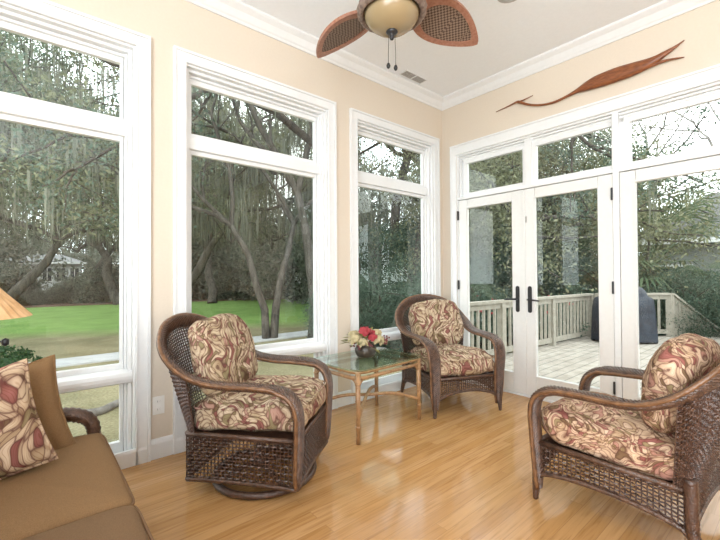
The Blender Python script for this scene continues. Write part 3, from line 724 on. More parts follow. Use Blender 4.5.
for i, (u, d, z, r) in enumerate([(-.005, -.02, .215, .052), (.055, -.05, .17, .040), (.065, .05, .19, .036)]):
    r *= 1.1; o = petal_ball(r, 22, r * .62, i).build('rose', M['rose'], vs_, smooth=True); o.location = at_v(u, d, z)
for i, (u, d, z, r) in enumerate([(-.08, -.04, .155, .055), (-.04, .05, .17, .05), (.10, -.02, .15, .05), (.09, .06, .19, .045), (-.02, -.09, .135, .045), (-.10, .03, .185, .04), (.14, .01, .125, .04)]):
    r *= 1.18; o = petal_ball(r, 26, r * .42, 20 + i, .9).build('cream_bloom', M['cream_petal'], vs_, smooth=True); o.location = at_v(u, d, z)
for i, (u, d, z) in enumerate([(-.11, -.05, .11), (.155, -.04, .135), (.17, 0, .155), (-.05, -.1, .10), (.03, -.11, .12)]):
    b_ = MB()
    for k in range(9):
        p = Vector((random.uniform(-1, 1), random.uniform(-1, 1), random.uniform(-1, 1))) * .018; b_.lathe([(0, -.008), (.007, -.004), (.007, .004), (0, .008)], 8, p)
    o = b_.build('berry_cluster', M['berry'], vs_, smooth=True); o.location = at_v(u, d, z)
lv = MB()
for i in range(46):
    a = random.uniform(0, 2 * PI); el = random.uniform(-.15, 1.0); L = random.uniform(.05, .09); r0_ = random.uniform(.06, .13)
    if i < 8: a = math.atan2(-right.y, -right.x) + random.uniform(-.4, .4); L = .10; r0_ = .12; el = random.uniform(.1, .5)
    d = Vector((math.cos(a) * math.cos(el), math.sin(a) * math.cos(el), math.sin(el))); p = Vector((0, 0, .10)) + d * r0_; sd = d.cross(Vector((0, 0, 1))).normalized()
    q = p + d * L - Vector((0, 0, L * .3)); mdl = (p + q) / 2 + Vector((0, 0, .008))
    lv.add([p, mdl + sd * L * .22, q, mdl - sd * L * .22, mdl + Vector((0, 0, -.004))], [(0, 1, 4), (1, 2, 4), (2, 3, 4), (3, 0, 4)])
    lv.tube([Vector((0, 0, .09)), p], .0018, 4, False)
lv.build('foliage', M['olive_leaf'], vs_)

# ------------------------------------------------------------------ SOFA (faces +x)
sf = empty('wicker_sofa', (-3.88, -1.35, 0)); tag(sf, 'wicker sofa with brown cushions at the lower left under the window', 'sofa')
def L3(x, y, z): return (x + 3.88, y + 1.35, z)
y0, y1 = -.47, -2.13
for nm, a, b_ in (('seat_cushion', -.505, -1.285), ('seat_cushion', -1.295, -2.075)):
    cm, pp = cushion(.375, (a - b_) / 2 + (.012 if a > -1 else .006), .085 if a > -1 else .080, .36, .085, 72, 20, .006, a, .012)
    o = cm.build(nm, M['brown'] if a > -1 else M['brown_grey'], sf, smooth=True); o.location = L3(-3.785, (a + b_) / 2 + .01, .355)
    MB().tube([(x, y, z + .045) for x, y, z in pp], .005, 6, closed=True).build('piping', M['brown_dark'], o, smooth=True)
MB().box(-.44, .43, -.76, .84, .24, .275).build('seat_deck', M['wicker'], sf)
w = MB(); weave(w, [L3(-3.45, y, .08) for y in np.linspace(y0 - .03, y1 + .03, 20)], [L3(-3.45, y, .27) for y in np.linspace(y0 - .03, y1 + .03, 20)], 60, 9, .0034, .005); w.build('skirt_panel', M['wicker'], sf)
for yy in (y0, y1):
    pts = [L3(-3.48, yy, .06) + (.024,), L3(-3.46, yy, .25) + (.028,), L3(-3.445, yy, .40) + (.030,), L3(-3.46, yy, .475) + (.032,), L3(-3.51, yy, .515) + (.034,), L3(-3.60, yy, .535) + (.034,), L3(-3.85, yy, .55) + (.034,), L3(-4.12, yy, .60) + (.034,), L3(-4.24, yy, .70) + (.034,)]
    w = MB(); wrapped(w, catmull(pts, 6), .012, 12, .07); o = w.build('arm', M['wicker_worn'], sf, smooth=True)
    w = MB(); weave(w, [L3(x, yy, .08) for x in np.linspace(-3.44, -4.2, 12)], [L3(x, yy, .26) for x in np.linspace(-3.44, -4.2, 12)], 30, 9, .0034, .005); w.build('arm_panel', M['wicker'], sf)
w = MB(); wrapped(w, [L3(-4.24, y0, .06) + (.03,), L3(-4.25, y0, .70) + (.03,), L3(-4.27, y0 - .1, .80) + (.03,), L3(-4.28, -1.3, .85) + (.03,), L3(-4.27, y1 + .1, .80) + (.03,), L3(-4.25, y1, .70) + (.03,), L3(-4.24, y1, .06) + (.03,)], .012, 10, .1); w.build('back_frame', M['wicker_worn'], sf, smooth=True)
w = MB(); weave(w, [L3(-4.23, y, .10) for y in np.linspace(y0, y1, 20)], [L3(-4.28, y, .82) for y in np.linspace(y0, y1, 20)], 60, 26, .0034, .005); w.build('back_panel', M['wicker'], sf)
for a, b_ in ((y0, y1),):
    for x, y in ((-3.44, y0), (-3.44, y1), (-4.22, y0), (-4.22, y1)):
        MB().tube([L3(x, y, .2), L3(x, y, 0)], [.026, .016], 10).build('leg', M['wicker'], sf, smooth=True)
for k, yy in enumerate((-1.28, -1.86)):
    cm, pp = cushion(.28, .235, .08, .6, .3, 56, 20, .01, 8 + k, .02); o = cm.build('back_cushion', M['brown'], sf, smooth=True); o.location = L3(-4.12, yy, .64); o.rotation_euler = (math.radians(80), 0, math.radians(90))

def throw_pillow(name, label, loc, rot, hw, hh, th, m, seed):
    """square knife-edge pillow; local x = width, y = height, z = thickness"""
    n = 30; vs = []; fs = []
    for s in (1, -1):
        for j in range(n + 1):
            for i in range(n + 1):
                u = -1 + 2 * i / n; v = -1 + 2 * j / n
                pin = 1 - .085 * (1 - v * v) * abs(u) ** 3; pin2 = 1 - .085 * (1 - u * u) * abs(v) ** 3
                prof = ((1 - abs(u) ** 2.2) * (1 - abs(v) ** 2.2)); t = th * max(prof, 0) ** .42
                w_ = noise.noise(Vector((u * 2.5 + seed, v * 2.5, s * 3.))) * .012 * min(1, prof * 3)
                vs.append((u * hw * pin, v * hh * pin2, s * (t + w_)))
    N = (n + 1) ** 2
    for k in range(2):
        for j in range(n):
            for i in range(n):
                a = k * N + j * (n + 1) + i; fs.append((a, a + 1, a + n + 2, a + n + 1))
    mb = MB().add(vs, fs); o = mb.build(name, m, None, smooth=True); o.location = loc; o.rotation_euler = rot
    tag(o, label, 'pillow')
    e = []
    for i in range(24): u = -1 + 2 * i / 24; e.append((u * hw * (1 - 0), -hh * (1 - .085 * (1 - u * u)), 0))
    for i in range(24): v = -1 + 2 * i / 24; e.append((hw * (1 - .085 * (1 - v * v)), v * hh, 0))
    for i in range(24): u = 1 - 2 * i / 24; e.append((u * hw, hh * (1 - .085 * (1 - u * u)), 0))
    for i in range(24): v = 1 - 2 * i / 24; e.append((-hw * (1 - .085 * (1 - v * v)), v * hh, 0))
    MB().tube(e, .006, 6, closed=True).build('piping', m, o, smooth=True)
    return o
throw_pillow('throw_pillow', 'plain brown square pillow standing at the far end of the sofa', (-3.815, -.64, .59), (math.radians(80), math.radians(-10), math.radians(4)), .25, .215, .07, M['brown'], 2)
throw_pillow('throw_pillow', 'floral burgundy and cream pillow leaning against the brown pillow on the sofa', (-3.895, -.845, .62), (math.radians(77), math.radians(-13), math.radians(3)), .245, .205, .08, M['floral_big'], 7)

# ------------------------------------------------------------------ LAMP
lp = empty('floor_lamp', (-3.945, -.235, 0)); tag(lp, 'lamp with a pleated straw cone shade at the left edge, in front of the window', 'lamp')
MB().lathe([(0, 0), (.14, 0), (.14, .012), (.05, .03), (.015, .05), (.013, .3)], 28).build('base', M['black_metal'], lp, smooth=True)
MB().lathe([(.011, .05), (.011, 1.20)], 10).build('pole', M['black_metal'], lp, smooth=True)
n = 72; vs = []; fs = []
for i, (r_, z_) in enumerate(((.262, 1.005), (.255, 1.013), (.06, 1.235), (.05, 1.24), (.045, 1.235), (.245, 1.012))):
    for k in range(n):
        a = 2 * PI * k / n; rr = r_ * (1 + (.012 if k % 2 else -.012)); vs.append((rr * math.cos(a), rr * math.sin(a), z_))
for i in range(6):
    i2 = (i + 1) % 6
    for k in range(n): l = (k + 1) % n; fs.append((i * n + k, i * n + l, i2 * n + l, i2 * n + k))
MB().add(vs, fs).build('shade', M['shade'], lp)
MB().tube([(0, 0, .92), (.05, -.05, .915), (.10, -.085, .905)], .008, 8).lathe([(0, .02), (.014, .012), (.014, -.012), (0, -.02)], 12, (.165, -.14, .895)).tube([(.09, -.08, .905), (.165, -.14, .895)], .004, 6).build('switch_arm', M['black_metal'], lp, smooth=True)

# ------------------------------------------------------------------ OUTSIDE: ground
GZ = -.6
struct(MB().box(-60, 90, .17, 34, GZ - .2, GZ).build('lawn', M['lawn']), 'mown lawn, green beyond and tan nearer', 'lawn')
struct(MB().box(-60, 90, 34, 120, GZ - .2, GZ).build('woodland_ground', M['woodland']), 'leaf-littered ground under the far woods', 'ground')
struct(MB().box(.17, 90, -60, .17, GZ - .25, GZ - .05).build('woodland_ground', M['woodland']), 'shaded ground beyond the deck', 'ground')
mb = MB(); ed = catmull([(-40, 27.0), (-12, 27), (-3, 26.8), (4, 25.6), (12, 22.6), (22, 18.5), (34, 14)], 6)
n = len(ed); mb.add([(x, y, GZ + .03) for x, y in ed] + [(x + .8, y + 3.2, GZ + .03) for x, y in ed] + [(x, y, GZ - .05) for x, y in ed] + [(x + .8, y + 3.2, GZ - .05) for x, y in ed],
       [(i, i + 1, n + i + 1, n + i) for i in range(n - 1)] + [(i, 2 * n + i, 2 * n + i + 1, i + 1) for i in range(n - 1)] + [(2 * n + i, 3 * n + i, 3 * n + i + 1, 2 * n + i + 1) for i in range(n - 1)])
struct(mb.build('mulch_bed', M['mulch']), 'brown pine-straw strip at the far edge of the lawn', 'ground')
struct(MB().box(-30, 3.6, 6.9, 7.75, GZ - .05, GZ + .03).build('path', M['concrete']), 'pale concrete path across the grass', 'path')
tag(MB().tube(catmull([(-3.9, 3.35, GZ + .03), (-3.32, 3.33, GZ + .04), (-3.0, 3.24, GZ + .04), (-2.7, 3.5, GZ + .04), (-2.2, 3.6, GZ + .03), (-1.4, 3.4, GZ + .03)], 6), .055, 8).build('fallen_branch', M['bark_grey'], smooth=True), 'grey fallen branch on the tan grass below the left window', 'branch')

# deck
dk = MB().prism([(.165, .55), (5.15, .28), (6.45, -.85), (7.0, -1.75), (7.4, -3.4), (7.4, -7), (.165, -7)], -.16, -.10)
struct(dk.build('deck', M['deck']), 'weathered grey deck outside the doors', 'deck')
sk = MB()
for p, q in (((.17, .5), (5.1, .24)), ((5.1, .24), (6.4, -.87)), ((6.4, -.87), (6.95, -1.75)), ((6.95, -1.75), (7.35, -3.4))):
    sk.obox((*p, -.38), (*q, -.38), .04, .5)
struct(sk.build('deck_skirt', M['rail']), 'boards closing the deck edge', 'deck skirt')
def railing(name, label, p, q, z0, z1, posts=2, spacing=.135, bal=.035):
    r = empty(name, (p[0], p[1], 0)); tag(r, label, 'railing', 'deck railings')
    P = Vector((0, 0, 0)); Q = Vector((q[0] - p[0], q[1] - p[1], 0)); L = Q.length; d = Q / L
    MB().obox((0, 0, z1[0] - .02), (Q.x, Q.y, z1[1] - .02), .13, .04).build('top_rail', M['rail'], r)
    MB().obox((0, 0, z1[0] - .085), (Q.x, Q.y, z1[1] - .085), .04, .085).build('sub_rail', M['rail'], r)
    MB().obox((0, 0, z0[0] + .10), (Q.x, Q.y, z0[1] + .10), .04, .085).build('bottom_rail', M['rail'], r)
    n = int(L / spacing)
    for i in range(1, n):
        f = i / n; x, y = Q.x * f, Q.y * f; a = z0[0] * (1 - f) + z0[1] * f; b = z1[0] * (1 - f) + z1[1] * f
        MB().box(x - bal / 2, x + bal / 2, y - bal / 2, y + bal / 2, a + .06, b - .05).build('baluster', M['rail'], r)
    for i in range(posts):
        f = i / (posts - 1); x, y = Q.x * f, Q.y * f; a = z0[0] * (1 - f) + z0[1] * f; b = z1[0] * (1 - f) + z1[1] * f
        MB().box(x - .05, x + .05, y - .05, y + .05, a, b - .03).build('post', M['rail'], r)
railing('deck_railing', 'long cream deck railing seen through the two left doors', (.4, .48), (5.05, .17), (-.10, -.10), (.79, .79), 4)
railing('deck_railing', 'short cream deck railing behind the covered grill', (5.13, .08), (6.3, -.87), (-.10, -.10), (.79, .79), 2, .19, .04)
railing('stair_railing', 'cream stair railing sloping down off the deck edge', (6.33, -.90), (7.6, -1.55), (-.10, -.95), (.79, -.12), 2, .10, .06)

# covered grill
g = empty('covered_grill', (4.85, -.46, -.10), math.radians(-42)); g.scale = (.92, .92, .93); tag(g, 'barbecue grill under a dark navy cover on the deck', 'grill')
def shell(sec, n=40):
    vs = []; fs = []
    for (hx, hy, z, e) in sec:
        for k in range(n):
            a = 2 * PI * k / n; fold = 1 + .018 * math.sin(9 * a + z * 5) * (1 if z < .8 else .3)
            vs.append((hx * fold * sgnpow(math.cos(a), e), hy * fold * sgnpow(math.sin(a), e), z))
    for i in range(len(sec) - 1):
        for k in range(n): l = (k + 1) % n; fs.append((i * n + k, i * n + l, (i + 1) * n + l, (i + 1) * n + k))
    fs.append(tuple((len(sec) - 1) * n + k for k in range(n))); return MB().add(vs, fs)
shell([(.54, .30, .04, .3), (.53, .29, .3, .3), (.51, .28, .7, .3), (.50, .27, .86, .35), (.48, .25, .90, .4), (.42, .24, .93, .5), (.38, .23, 1.02, .5), (.34, .18, 1.10, .6), (.26, .08, 1.14, .8)]).build('cover', M['grill'], g, smooth=True)
for sx in (-1, 1):
    for sy in (-1, 1): MB().tube([(sx * .5, sy * .2 - .03, .035), (sx * .5, sy * .2 + .03, .035)], .035, 12).build('wheel', M['black_metal'], g)

# ------------------------------------------------------------------ vegetation
rngs = np.random.default_rng
def leaves_mesh(name, centers, radii, per, size, m, seed, droop=0.2, flatz=.7, aspect=.45):
    rg = rngs(seed); C = np.repeat(np.array(centers), per, 0); Rr = np.repeat(np.array(radii), per, 0)[:, None]
    n = len(C); D = rg.normal(size=(n, 3)); D /= np.linalg.norm(D, axis=1)[:, None]; D *= (rg.random((n, 1)) ** .5) * Rr; D[:, 2] *= flatz
    P = C + D
    a = rg.normal(size=(n, 3)); a[:, 2] -= droop; a /= np.linalg.norm(a, axis=1)[:, None]
    b = np.cross(a, rg.normal(size=(n, 3))); b /= np.linalg.norm(b, axis=1)[:, None]
    s = (size * (.6 + .8 * rg.random((n, 1))))
    A = a * s; B = b * s * aspect
    V = np.stack([P - A, P + B, P + A, P - B], 1).reshape(-1, 3)
    me = bpy.data.meshes.new(name); me.vertices.add(4 * n); me.vertices.foreach_set('co', V.ravel().astype(np.float32))
    me.loops.add(4 * n); me.loops.foreach_set('vertex_index', np.arange(4 * n, dtype=np.int32)); me.polygons.add(n)
    me.polygons.foreach_set('loop_start', np.arange(0, 4 * n, 4, dtype=np.int32)); me.polygons.foreach_set('loop_total', np.full(n, 4, np.int32))
    me.update(calc_edges=True); me.materials.append(m); return me
def grow(mb, p, d, L, r, lvl, rg, tips, kids=3, spread=.7, gravity=0.0, shrink=.72, pts_out=None, zmin=0):
    P = [p.copy()]; seg = 4; dd = d.copy()
    for i in range(seg):
        dd = (dd + Vector(rg.normal(size=3)) * .16 + Vector((0, 0, gravity))).normalized()
        if lvl < 5 and P[-1].z < zmin: dd = Vector((dd.x, dd.y, abs(dd.z) + .12)).normalized()
        P.append(P[-1] + dd * (L / seg))
    mb.tube([tuple(q) for q in P], [r * (1 - .42 * i / seg) for i in range(seg + 1)], 7 if lvl > 2 else 5, False)
    if pts_out is not None: pts_out += [tuple(q) for q in P[1:]]
    if lvl <= 2: tips.append(tuple(P[2])); 
    if lvl == 0: tips.append(tuple(P[-1])); return
    for k in range(kids):
        az = 2 * PI * (k + rg.random() * .6) / kids; o = dd.orthogonal().normalized(); o2 = dd.cross(o)
        nd = (dd + (o * math.cos(az) + o2 * math.sin(az)) * spread * (.7 + .6 * rg.random())).normalized()
        s = P[-1] if k < kids - 1 or lvl < 2 or p.z < .5 else P[2 + int(rg.random() * 2)]
        grow(mb, s, nd, L * shrink * (.8 + .4 * rg.random()), r * .56, lvl - 1, rg, tips, kids, spread, gravity, shrink, pts_out, zmin)
def moss_mesh(name, pts, n, seed, lmin=.4, lmax=1.1, w=.022):
    rg = rngs(seed); mb = MB(); pts = np.array(pts); pts = pts[pts[:, 2] > 3.2]
    for i in range(n):
        p = pts[rg.integers(len(pts))] + rg.normal(size=3) * .12; L = rg.uniform(lmin, lmax)
        for q in range(3):
            a = rg.uniform(0, PI); dx, dy = math.cos(a) * w * rg.uniform(.5, 1.2), math.sin(a) * w; ox, oy = rg.normal(size=2) * .06
            mb.add([(p[0] + ox - dx, p[1] + oy - dy, p[2]), (p[0] + ox + dx, p[1] + oy + dy, p[2]), (p[0] + ox + dx * .7, p[1] + oy + dy * .7, p[2] - L * .6), (p[0] + ox + .02, p[1] + oy, p[2] - L * rg.uniform(.8, 1)), (p[0] + ox - dx * .7, p[1] + oy - dy * .7, p[2] - L * .5)], [(0, 1, 2, 4), (4, 2, 3)])
    me = bpy.data.meshes.new(name); me.from_pydata(mb.v, [], mb.f); me.update(); me.materials.append(M['moss']); return me
PROTO = {}
def child(name, me, parent):
    o = bpy.data.objects.new(name, me); COL.objects.link(o); o.parent = parent; return o
def make_tree(key, seed, starts, leafm, bark, per, size, cr, kids=3, lvl=4, spread=.7, grav=0., moss=0, leaf=True, shrink=.72, mlen=(.3, 1.0), thin=1.0, zmin=0):
    rg = rngs(seed); mb = MB(); tips = []; pts = []
    for (p, d, L, r) in starts: grow(mb, Vector(p), Vector(d).normalized(), L, r, lvl, rg, tips, kids, spread, grav, shrink, pts, zmin)
    me = bpy.data.meshes.new(key + '_trunk'); me.from_pydata(mb.v, [], mb.f); me.update(); me.materials.append(M[bark]); me.polygons.foreach_set('use_smooth', [True] * len(me.polygons))
    lm = None
    tips = [t for t in tips if t[2] > zmin]
    if leaf:
        if thin < 1: tips = [t for t in tips if rg.random() < thin]
        lm = leaves_mesh(key + '_leaves', tips, [cr * (.6 + .8 * rg.random()) for _ in tips], per, size, M[leafm], seed + 1)
    mo = moss_mesh(key + '_moss', pts, moss, seed + 2, *mlen) if moss else None
    PROTO[key] = (me, lm, mo)
def place(key, name, label, x, y, s=1, rz=0, z=GZ, group=None, cat='tree', sz=None):
    r = empty(name, (x, y, z - .03), rz); r.scale = (s, s, sz or s); tag(r, label, cat, group)
    me, lm, mo = PROTO[key]
    if me: child('trunk', me, r)
    if lm: tag(child('foliage', lm, r), kind='stuff')
    if mo: tag(child('hanging_moss', mo, r), kind='stuff')
    return r
make_tree('oak', 3, [((0, 0, 0), (.1, .05, 1), 3.0, .24)], 'leaf_oak', 'bark', 130, .030, .62, 3, 5, .85, -.005, 900, shrink=.76, zmin=2.7)
make_tree('oak2', 8, [((0, 0, 0), (-.15, .1, 1), 3.1, .24)], 'leaf_olive', 'bark', 130, .030, .66, 3, 5, .8, -.0, 2000, shrink=.76, mlen=(.4, 1.3), zmin=2.8)
make_tree('twin', 14, [((-.1, 0, 0), (-.17, .12, 1), 3.4, .12), ((.1, -.05, 0), (.06, -.05, 1), 3.8, .13)], 'leaf_olive', 'bark', 22, .06, .45, 3, 4, .62, .02, 330, shrink=.74, mlen=(.3, .9), thin=.75, zmin=2.6)
make_tree('slant', 22, [((0, 0, 0), (.14, -.10, 1), 4.2, .17)], 'leaf_oak', 'bark', 26, .06, .5, 3, 4, .6, .02, 240, shrink=.74, zmin=2.2)
make_tree('tall', 31, [((0, 0, 0), (.02, .03, 1), 5.2, .20)], 'leaf_dark', 'bark_dark', 90, .036, .65, 3, 4, .7, -.02, 60, shrink=.66)
make_tree('bushy', 41, [((0, 0, 0), (.05, 0, 1), 1.4, .16), ((.1, .1, 0), (.3, .3, 1), 1.2, .1)], 'leaf_olive', 'bark', 170, .026, .6, 3, 4, .8, 0, 0, shrink=.80)
make_tree('evergreen', 47, [((0, 0, 0), (.0, 0.05, 1), 1.5, .17), ((.1, .1, 0), (-.3, .3, 1), 1.2, .1)], 'leaf_dark', 'bark_dark', 150, .032, .6, 3, 4, .8, 0, 0, shrink=.80)
make_tree('bare', 55, [((0, 0, 0), (.02, 0, 1), 3.4, .16)], None, 'bark_grey', 0, 0, 0, 3, 6, .5, .03, 0, False, shrink=.74)
make_tree('far', 61, [((0, 0, 0), (.05, 0, 1), 2.0, .22)], 'leaf_far', 'bark_grey', 44, .12, 1.2, 3, 4, .8, 0, 700, shrink=.86, mlen=(.6, 1.8))
make_tree('underbrush', 71, [((0, 0, 0), (0, 0, 1), .4, .05), ((.2, .1, 0), (.6, .2, .8), .4, .04), ((-.2, 0, 0), (-.6, .1, .8), .4, .04)], 'leaf_dark', 'bark', 30, .07, .34, 3, 3, .8, 0, 0, shrink=.85)

make_tree('edgebrush', 73, [((0, 0, 0), (0, 0, 1), .4, .05), ((.2, .1, 0), (.6, .2, .8), .4, .04), ((-.2, 0, 0), (-.6, .1, .8), .4, .04)], 'leaf_far', 'bark', 60, .05, .34, 3, 3, .8, 0, 0, shrink=.85)

def polar(hd, d): h = math.radians(hd); return (-3.69 + d * math.sin(h), -2.84 + d * math.cos(h))
# near trees by window
for hd, d, k, s, rz, nm, lab in [
    (-11, 18, 'oak', 1.15, .4, 'live_oak', 'large live oak left of the far left window, crown spreading over the lawn'),
    (13.5, 19, 'oak2', 1.15, 2.0, 'live_oak', 'live oak with hanging moss between the left and middle windows'),
    (8.6, 29, 'oak', 1.5, 3.0, 'live_oak', 'live oak standing deep in the left window view, near the wood edge'),
    (5.0, 33, 'oak', 1.5, 1.7, 'live_oak', 'live oak whose trunk stands just right of the distant white house'),
    (-2.2, 31, 'oak2', 1.45, 2.7, 'live_oak', 'live oak standing left of the distant white house, behind the lamp shade'),
    (-6, 25, 'oak2', 1.3, 1.0, 'live_oak', 'live oak far out at the left edge of the left window'),
    (27.2, 11.3, 'twin', 1.0, 0, 'twin_trunk_tree', 'slim twin-trunk tree with hanging moss in the middle window'),
    (33.4, 11.0, 'slant', 1.0, 0, 'leaning_tree', 'dark leaning tree at the right edge of the middle window'),
    (19.5, 27, 'oak2', 1.35, 4.0, 'live_oak', 'moss-draped live oak behind the twin-trunk tree, toward the left of the middle window'),
    (31, 28, 'oak', 1.35, 5.2, 'live_oak', 'live oak far behind the twin-trunk tree, right of the middle window'),
    (40.5, 11, 'tall', 1.0, 1.1, 'tall_tree', 'tall dark straight trunk at the left of the corner window'),
    (43.5, 14, 'tall', 1.15, 2.6, 'tall_tree', 'second tall trunk in the middle of the corner window'),
    (48, 12.5, 'tall', 1.0, 4.2, 'tall_tree', 'tall dark trunk at the right of the corner window'),
    (42.5, 10, 'evergreen', .50, .2, 'evergreen_bush', 'dense dark evergreen filling the lower left of the corner window'),
    (48, 9.6, 'evergreen', .62, 2.2, 'evergreen_bush', 'dense dark evergreen filling the lower right of the corner window'),
    (45.5, 15, 'evergreen', .98, 1.2, 'evergreen_tree', 'taller dark evergreen behind the two in the corner window'),
    (43.5, 18, 'evergreen', 1.35, 3.1, 'evergreen_tree', 'tallest dark evergreen, at the back of the corner window view'),
    (53, 12, 'evergreen', .9, 3.9, 'evergreen_tree', 'dark evergreen hidden mostly behind the room corner'),
    (57, 15, 'bushy', 1.75, .5, 'olive_tree', 'bushy olive-green tree behind the railing in the leftmost door'),
    (61.5, 17, 'bushy', 2.0, 1.7, 'olive_tree', 'bushy olive-green tree between the two left doors'),
    (66, 16.5, 'bushy', 1.75, 2.9, 'olive_tree', 'bushy olive-green tree in the left of the second door'),
    (69.5, 13, 'evergreen', .78, 4.4, 'evergreen_tree', 'dark green tree in the right of the second door'),
    (76, 12.5, 'evergreen', .60, 5.0, 'evergreen_tree', 'dark green tree behind the grill, left of the right door'),
    (80.5, 12, 'evergreen', .55, .9, 'evergreen_bush', 'dark green bush at the right of the stair railing'),
    (84, 10.5, 'evergreen', .40, 1.9, 'evergreen_bush', 'dark green bush at the right frame edge beyond the deck'),
    (80.5, 18, 'bare', 1.3, .3, 'bare_tree', 'bare grey tree against the sky in the right transom window'),
    (84.5, 21, 'bare', 1.3, 2.3, 'bare_tree', 'bare grey tree at the right frame edge of the transom window'),
    ]:
    x, y = polar(hd, d); place(k, nm, lab, x, y, s, rz, GZ if y > .17 else GZ - .05)
for i, (hd, d, s) in enumerate([(41, 17, 1.5), (45, 18, 1.7), (50, 17, 1.6), (56, 20, 1.6), (61, 11, 1.0), (56.5, 10.5, 1.1), (66, 19, 1.6), (70, 10.5, .9), (74, 18, 1.5), (78, 14, 1.5), (82, 13, 1.4), (86, 14, 1.4), (73, 11.3, 1.0), (64.5, 10.4, .85), (43, 11.2, 1.0), (48, 10.5, 1.1)]):
    x, y = polar(hd, d); place('underbrush', 'undergrowth', 'low dark undergrowth under the trees beyond the deck and corner', x, y, s, i * 1.3, GZ if y > .17 else GZ - .05, 'undergrowth beyond the deck and corner', 'bush')
for i, hd in enumerate((96, 103, 111, 119, 128, 137, 147)):  # extra trees added out of view, to keep bright sky reflections off the panes
    x, y = polar(hd, 21 + 3 * (i % 2)); place('far', 'woodland_tree', 'tree added past the right frame edge to block sky reflections', x, y, 1.1, i * 1.1, GZ - .05, 'added trees past the right edge blocking sky reflections')
# far wood line
for i in range(32):
    hd = -14 + i * 3.3; d = (39 + 5 * math.sin(i * 2.3)) if hd < 36 else (27 + 4 * math.sin(i * 1.7)); 
    if 68 < hd: continue
    if -8 < hd < 12: d = 60
    x, y = polar(hd, d); s = (1.35 + .25 * math.sin(i * 1.9)) * (1 if hd < 36 else .85)
    place('far', 'woodland_tree', 'tree in the grey-green wood line beyond the lawn', x, y, s, i * .9, GZ if y > .17 else GZ - .05, 'trees of the far wood line')
for i in range(34):
    hd = -8 + i * 1.5; d = 34.5 + 1.5 * math.sin(i * 3.1)
    x, y = polar(hd, d)
    if -1.2 < hd < 5.2: x, y = polar(hd, 32.6 + .3 * math.sin(i)); place('edgebrush', 'undergrowth', 'low bush in front of the distant white house', x, y, .8 + .15 * math.sin(i * 2.), i, GZ, 'bushes in front of the distant house', 'bush'); continue
    place('edgebrush', 'undergrowth', 'low bush along the wood edge beyond the lawn', x, y, (2.6 if not -7 < hd < 11 else 1.7) + .4 * math.sin(i * 2.), i, GZ, 'bushes along the far wood edge', 'bush')

# palm in front of the neighbour house
def palm(x, y, z, label, s=1.0):
    t = empty('palm', (x, y, z)); t.scale = (s, s, s); tag(t, label, 'palm')
    MB().tube([(0, 0, 0), (.05, 0, .8), (.02, .05, 1.5)], [.17, .14, .12], 10).build('trunk', M['bark'], t, smooth=True)
    rg = rngs(5)
    for i in range(18):
        a = i * 2.4; el = rg.uniform(-.2, 1.1); L = rg.uniform(.9, 1.3); f = MB()
        d = Vector((math.cos(a) * math.cos(el), math.sin(a) * math.cos(el), math.sin(el))); p = Vector((.02, .05, 1.5)); e = p + d * L; f.tube([p, e], .012, 4, False)
        sd = d.cross(Vector((0, 0, 1))).normalized(); up = sd.cross(d)
        for j in range(17):
            g_ = -1.35 + 2.7 * j / 16; dd = (d * math.cos(g_) + sd * math.sin(g_)).normalized(); q = e + dd * .75 + Vector((0, 0, -.22)); w = up.cross(dd).normalized() * .022
            mid = e + dd * .4; f.add([e, mid + w, q, mid - w], [(0, 1, 2, 3)])
        f.build('frond', M['palm_leaf'], t)
x, y = polar(77.2, 13.2); palm(x, y, GZ - .05, 'fan palm beyond the deck railing in the right door', 1.35)
x, y = polar(83.5, 13.0); palm(x, y, GZ - .05, 'second fan palm near the right frame edge', .8)

# red flowering bushes beyond the railing
for hd, d, lab in ((58, 8.6, 'bush with red blossoms behind the railing, in the leftmost door'), (66, 9.3, 'bush with red blossoms behind the railing, in the second door')):
    x, y = polar(hd, d); b_ = empty('flowering_bush', (x, y, GZ - .03)); tag(b_, lab, 'bush')
    rg = rngs(int(hd)); cc = [(rg.normal() * .35, rg.normal() * .25, .35 + abs(rg.normal()) * .3 + .3) for _ in range(60)]
    tag(child('foliage', leaves_mesh('bush_leaves', cc, [.22] * 60, 70, .03, M['leaf_dark'], 4), b_), kind='stuff')
    MB().tube([(0, 0, -.03), (.02, 0, .6)], .03, 8).build('stem', M['bark'], b_)
    for i in range(9):
        o = petal_ball(.05, 12, .035, i, .8).build('blossom', M['rose'], b_); o.location = (rg.normal() * .4, rg.normal() * .2 - .1, 1.0 + rg.random() * .35)
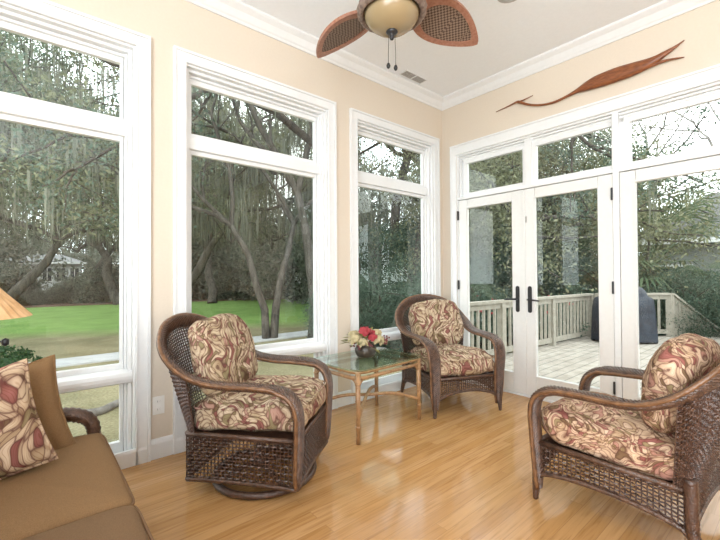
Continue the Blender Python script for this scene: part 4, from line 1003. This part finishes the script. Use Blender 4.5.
# boxwood
bx, by = -3.93, 2.05
sh = empty('boxwood_shrub', (bx, by, GZ)); tag(sh, 'clipped round dark green boxwood outside the left window, below the lamp', 'shrub')
rg = rngs(2); cc = []
for i in range(420):
    v = rg.normal(size=3); v /= np.linalg.norm(v); cc.append((v[0] * .39, v[1] * .39, .75 + v[2] * .39))
me = leaves_mesh('boxwood_leaves', cc, [.05] * len(cc), 30, .016, M['shrub'], 3); tag(child('foliage', me, sh), kind='stuff')
MB().lathe([(0, .36), (.2, .42), (.33, .6), (.35, .74), (.30, .9), (.18, 1.02), (0, 1.06)], 20).build('core', M['shrub'], sh, smooth=True)
MB().tube([(0, 0, -.02), (.01, 0, .45)], .03, 8).build('stem', M['bark'], sh)

# ------------------------------------------------------------------ neighbouring houses
def house(name, label, loc, rz, w, d, h, wallm, wins, roofh=1.6, over=.4):
    t = empty(name, loc, rz); tag(t, label, 'house')
    MB().box(-w / 2, w / 2, -d / 2, d / 2, -.1, h).build('wall', wallm, t)
    MB().add([(-w / 2 - over, -d / 2 - over, h), (w / 2 + over, -d / 2 - over, h), (w / 2 + over, d / 2 + over, h), (-w / 2 - over, d / 2 + over, h), (-w / 2 + d * .35, 0, h + roofh), (w / 2 - d * .35, 0, h + roofh)],
             [(0, 1, 5, 4), (1, 2, 5), (2, 3, 4, 5), (3, 0, 4), (3, 2, 1, 0)]).build('roof', M['roof'], t)
    MB().box(-w / 2 - over, w / 2 + over, -d / 2 - over - .03, -d / 2 - over, h - .12, h + .06).build('fascia', M['white_paint'], t)
    for (x, z, ww, hh) in wins:
        f = MB().box(x - ww / 2 - .08, x + ww / 2 + .08, -d / 2 - .05, -d / 2, z - hh / 2 - .08, z + hh / 2 + .08).build('window', M['white_paint'], t)
        MB().box(x - ww / 2, x - .03, -d / 2 - .06, -d / 2 - .045, z - hh / 2, z + hh / 2).box(x + .03, x + ww / 2, -d / 2 - .06, -d / 2 - .045, z - hh / 2, z + hh / 2).build('pane', M['dark_pane'], f)
    return t
x, y = polar(1.4, 52); house('white_house', 'pale distant house with dark windows beyond the lawn in the left window', (x, y, GZ), math.radians(-4), 6.0, 4.6, 3.2, M['siding'], [(-2.5, 2.0, .8, 1.3), (-1.4, 2.0, .8, 1.3), (.2, 2.0, .7, 1.3), (1.3, 2.0, .7, 1.3), (2.4, 2.0, .7, 1.3)], .9)
x, y = polar(88, 19.5); house('grey_house', 'grey-green neighbouring house with white-framed windows behind foliage at the right edge', (x, y, GZ - .05), math.radians(-80), 7.5, 5.5, 2.9, M['siding_grey'], [(-2.9, 1.5, .8, 1.1), (-1.2, 1.5, .8, 1.1), (1.2, 1.5, .8, 1.1)], 1.9, .5)
